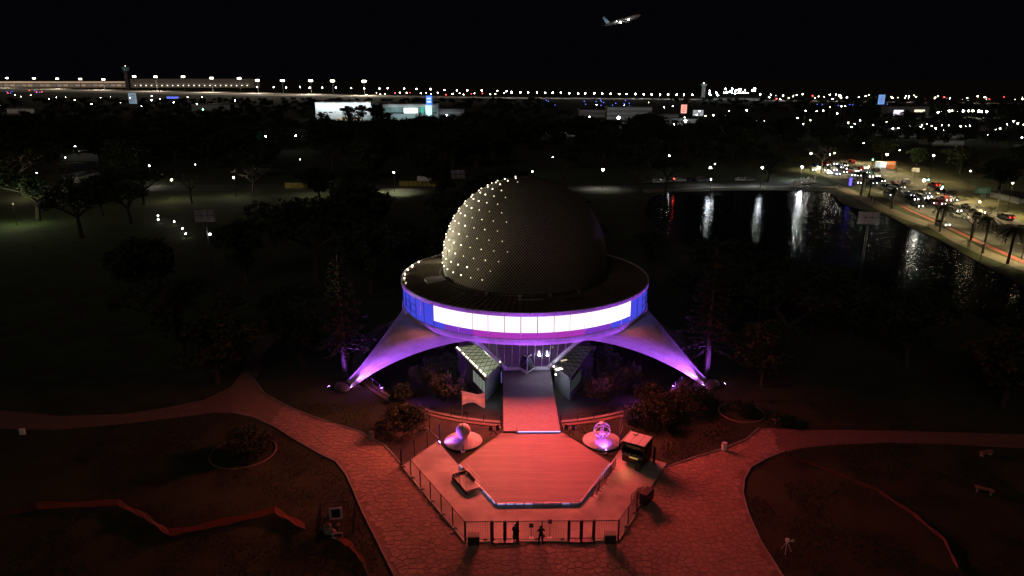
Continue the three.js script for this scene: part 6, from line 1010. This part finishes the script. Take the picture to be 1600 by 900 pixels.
for (let i = 0; i < 10; i++) farLamp(rr(0, 70), rr(141, 147), 150, 'tiny blue or red light on the apron at far left', 'tiny apron lights', i % 3 ? MT.lampBlue : MT.lampRed, 0.6);
for (let i = 0; i < 8; i++) farLamp(rr(1275, 1400), rr(160, 170), 172, 'tiny blue light on the dark field at right', 'blue lights at right', MT.lampBlue, 0.35);
// ================= AIRLINER =================
{
  const D = 720, c = ray(973, 32).normalize().multiplyScalar(D).add(EYE), t = thing('airliner', 'climbing airliner with a pale blue lit tail over the far lights', 'airplane', c.toArray());
  t.rotation.set(0, 0.25, 0.27, 'YXZ');
  const fus = new THREE.LatheGeometry([[0, -19], [0.5, -18], [1.2, -14], [1.9, -9], [2, -4], [2, 12], [1.8, 15], [1.2, 17.4], [0.4, 18.6], [0, 18.8]].map(([r, y]) => new THREE.Vector2(r, y)), 20).rotateZ(-Math.PI / 2), grey = M('airliner_skin', [0.55, 0.55, 0.56], { roughness: 0.4 });
  part('fuselage', fus, grey, t);
  const wing = (s) => { const g = slab([[3, s * 1.5], [-3.2, s * 1.5], [-6.6, s * 17], [-5.2, s * 17]].sort(() => 0), -0.2, 0.2); g.rotateX(-s * 0.08); return g.translate(0, -0.9, 0); };
  for (const s of [-1, 1]) { part('wing', wing(s), grey, t); const e = part('engine', new THREE.CylinderGeometry(1.05, 0.8, 3.6, 16).rotateZ(-Math.PI / 2).translate(1.4, -2, s * 5.6), grey, t); part('tailplane', slab([[-15, s * 1], [-17.6, s * 1], [-19, s * 6], [-17.8, s * 6]], -0.12, 0.12).translate(0, 0.5, 0), grey, t); }
  const fin = new THREE.ExtrudeGeometry(new THREE.Shape([[-12.6, 1.2], [-17.4, 1.2], [-19.6, 8], [-17.6, 8]].map(([x, y]) => new THREE.Vector2(x, y))), { depth: 0.3, bevelEnabled: false }).translate(0, 0, -0.15);
  part('tail_fin', fin, M('tail_fin_paint', [0.3, 0.52, 0.66], { roughness: 0.5 }), t); spot(t, [-14.5, 1.5, 6.5], [-17, 5, 0], [0.85, 0.95, 1], 36, 0.7, 0.6);
  part('landing_light', ball(0.55, 5, -0.6, 2.4, 10), MT.lampWhite, t); part('wing_light', ball(0.45, -3.6, -1.2, 3, 10), MT.lampWhite, t); part('strobe_light', ball(0.25, -7, 0.8, 2.4, 8), MT.lampWhite, t);
  for (let k = 0; k < 14; k++) part('window', box(0.5, 0.4, 0.1, -9 + k * 1.6, 0.5, 1.95), M('cabin_window_glow', [0.3, 0.3, 0.3], { e: [0.22, 0.2, 0.17] }), t);
  spot(t, [4, 6, 26], [2, 0, 0], [1, 1, 1], 55, 0.8, 0.9);
}
renderer.render(scene, camera);
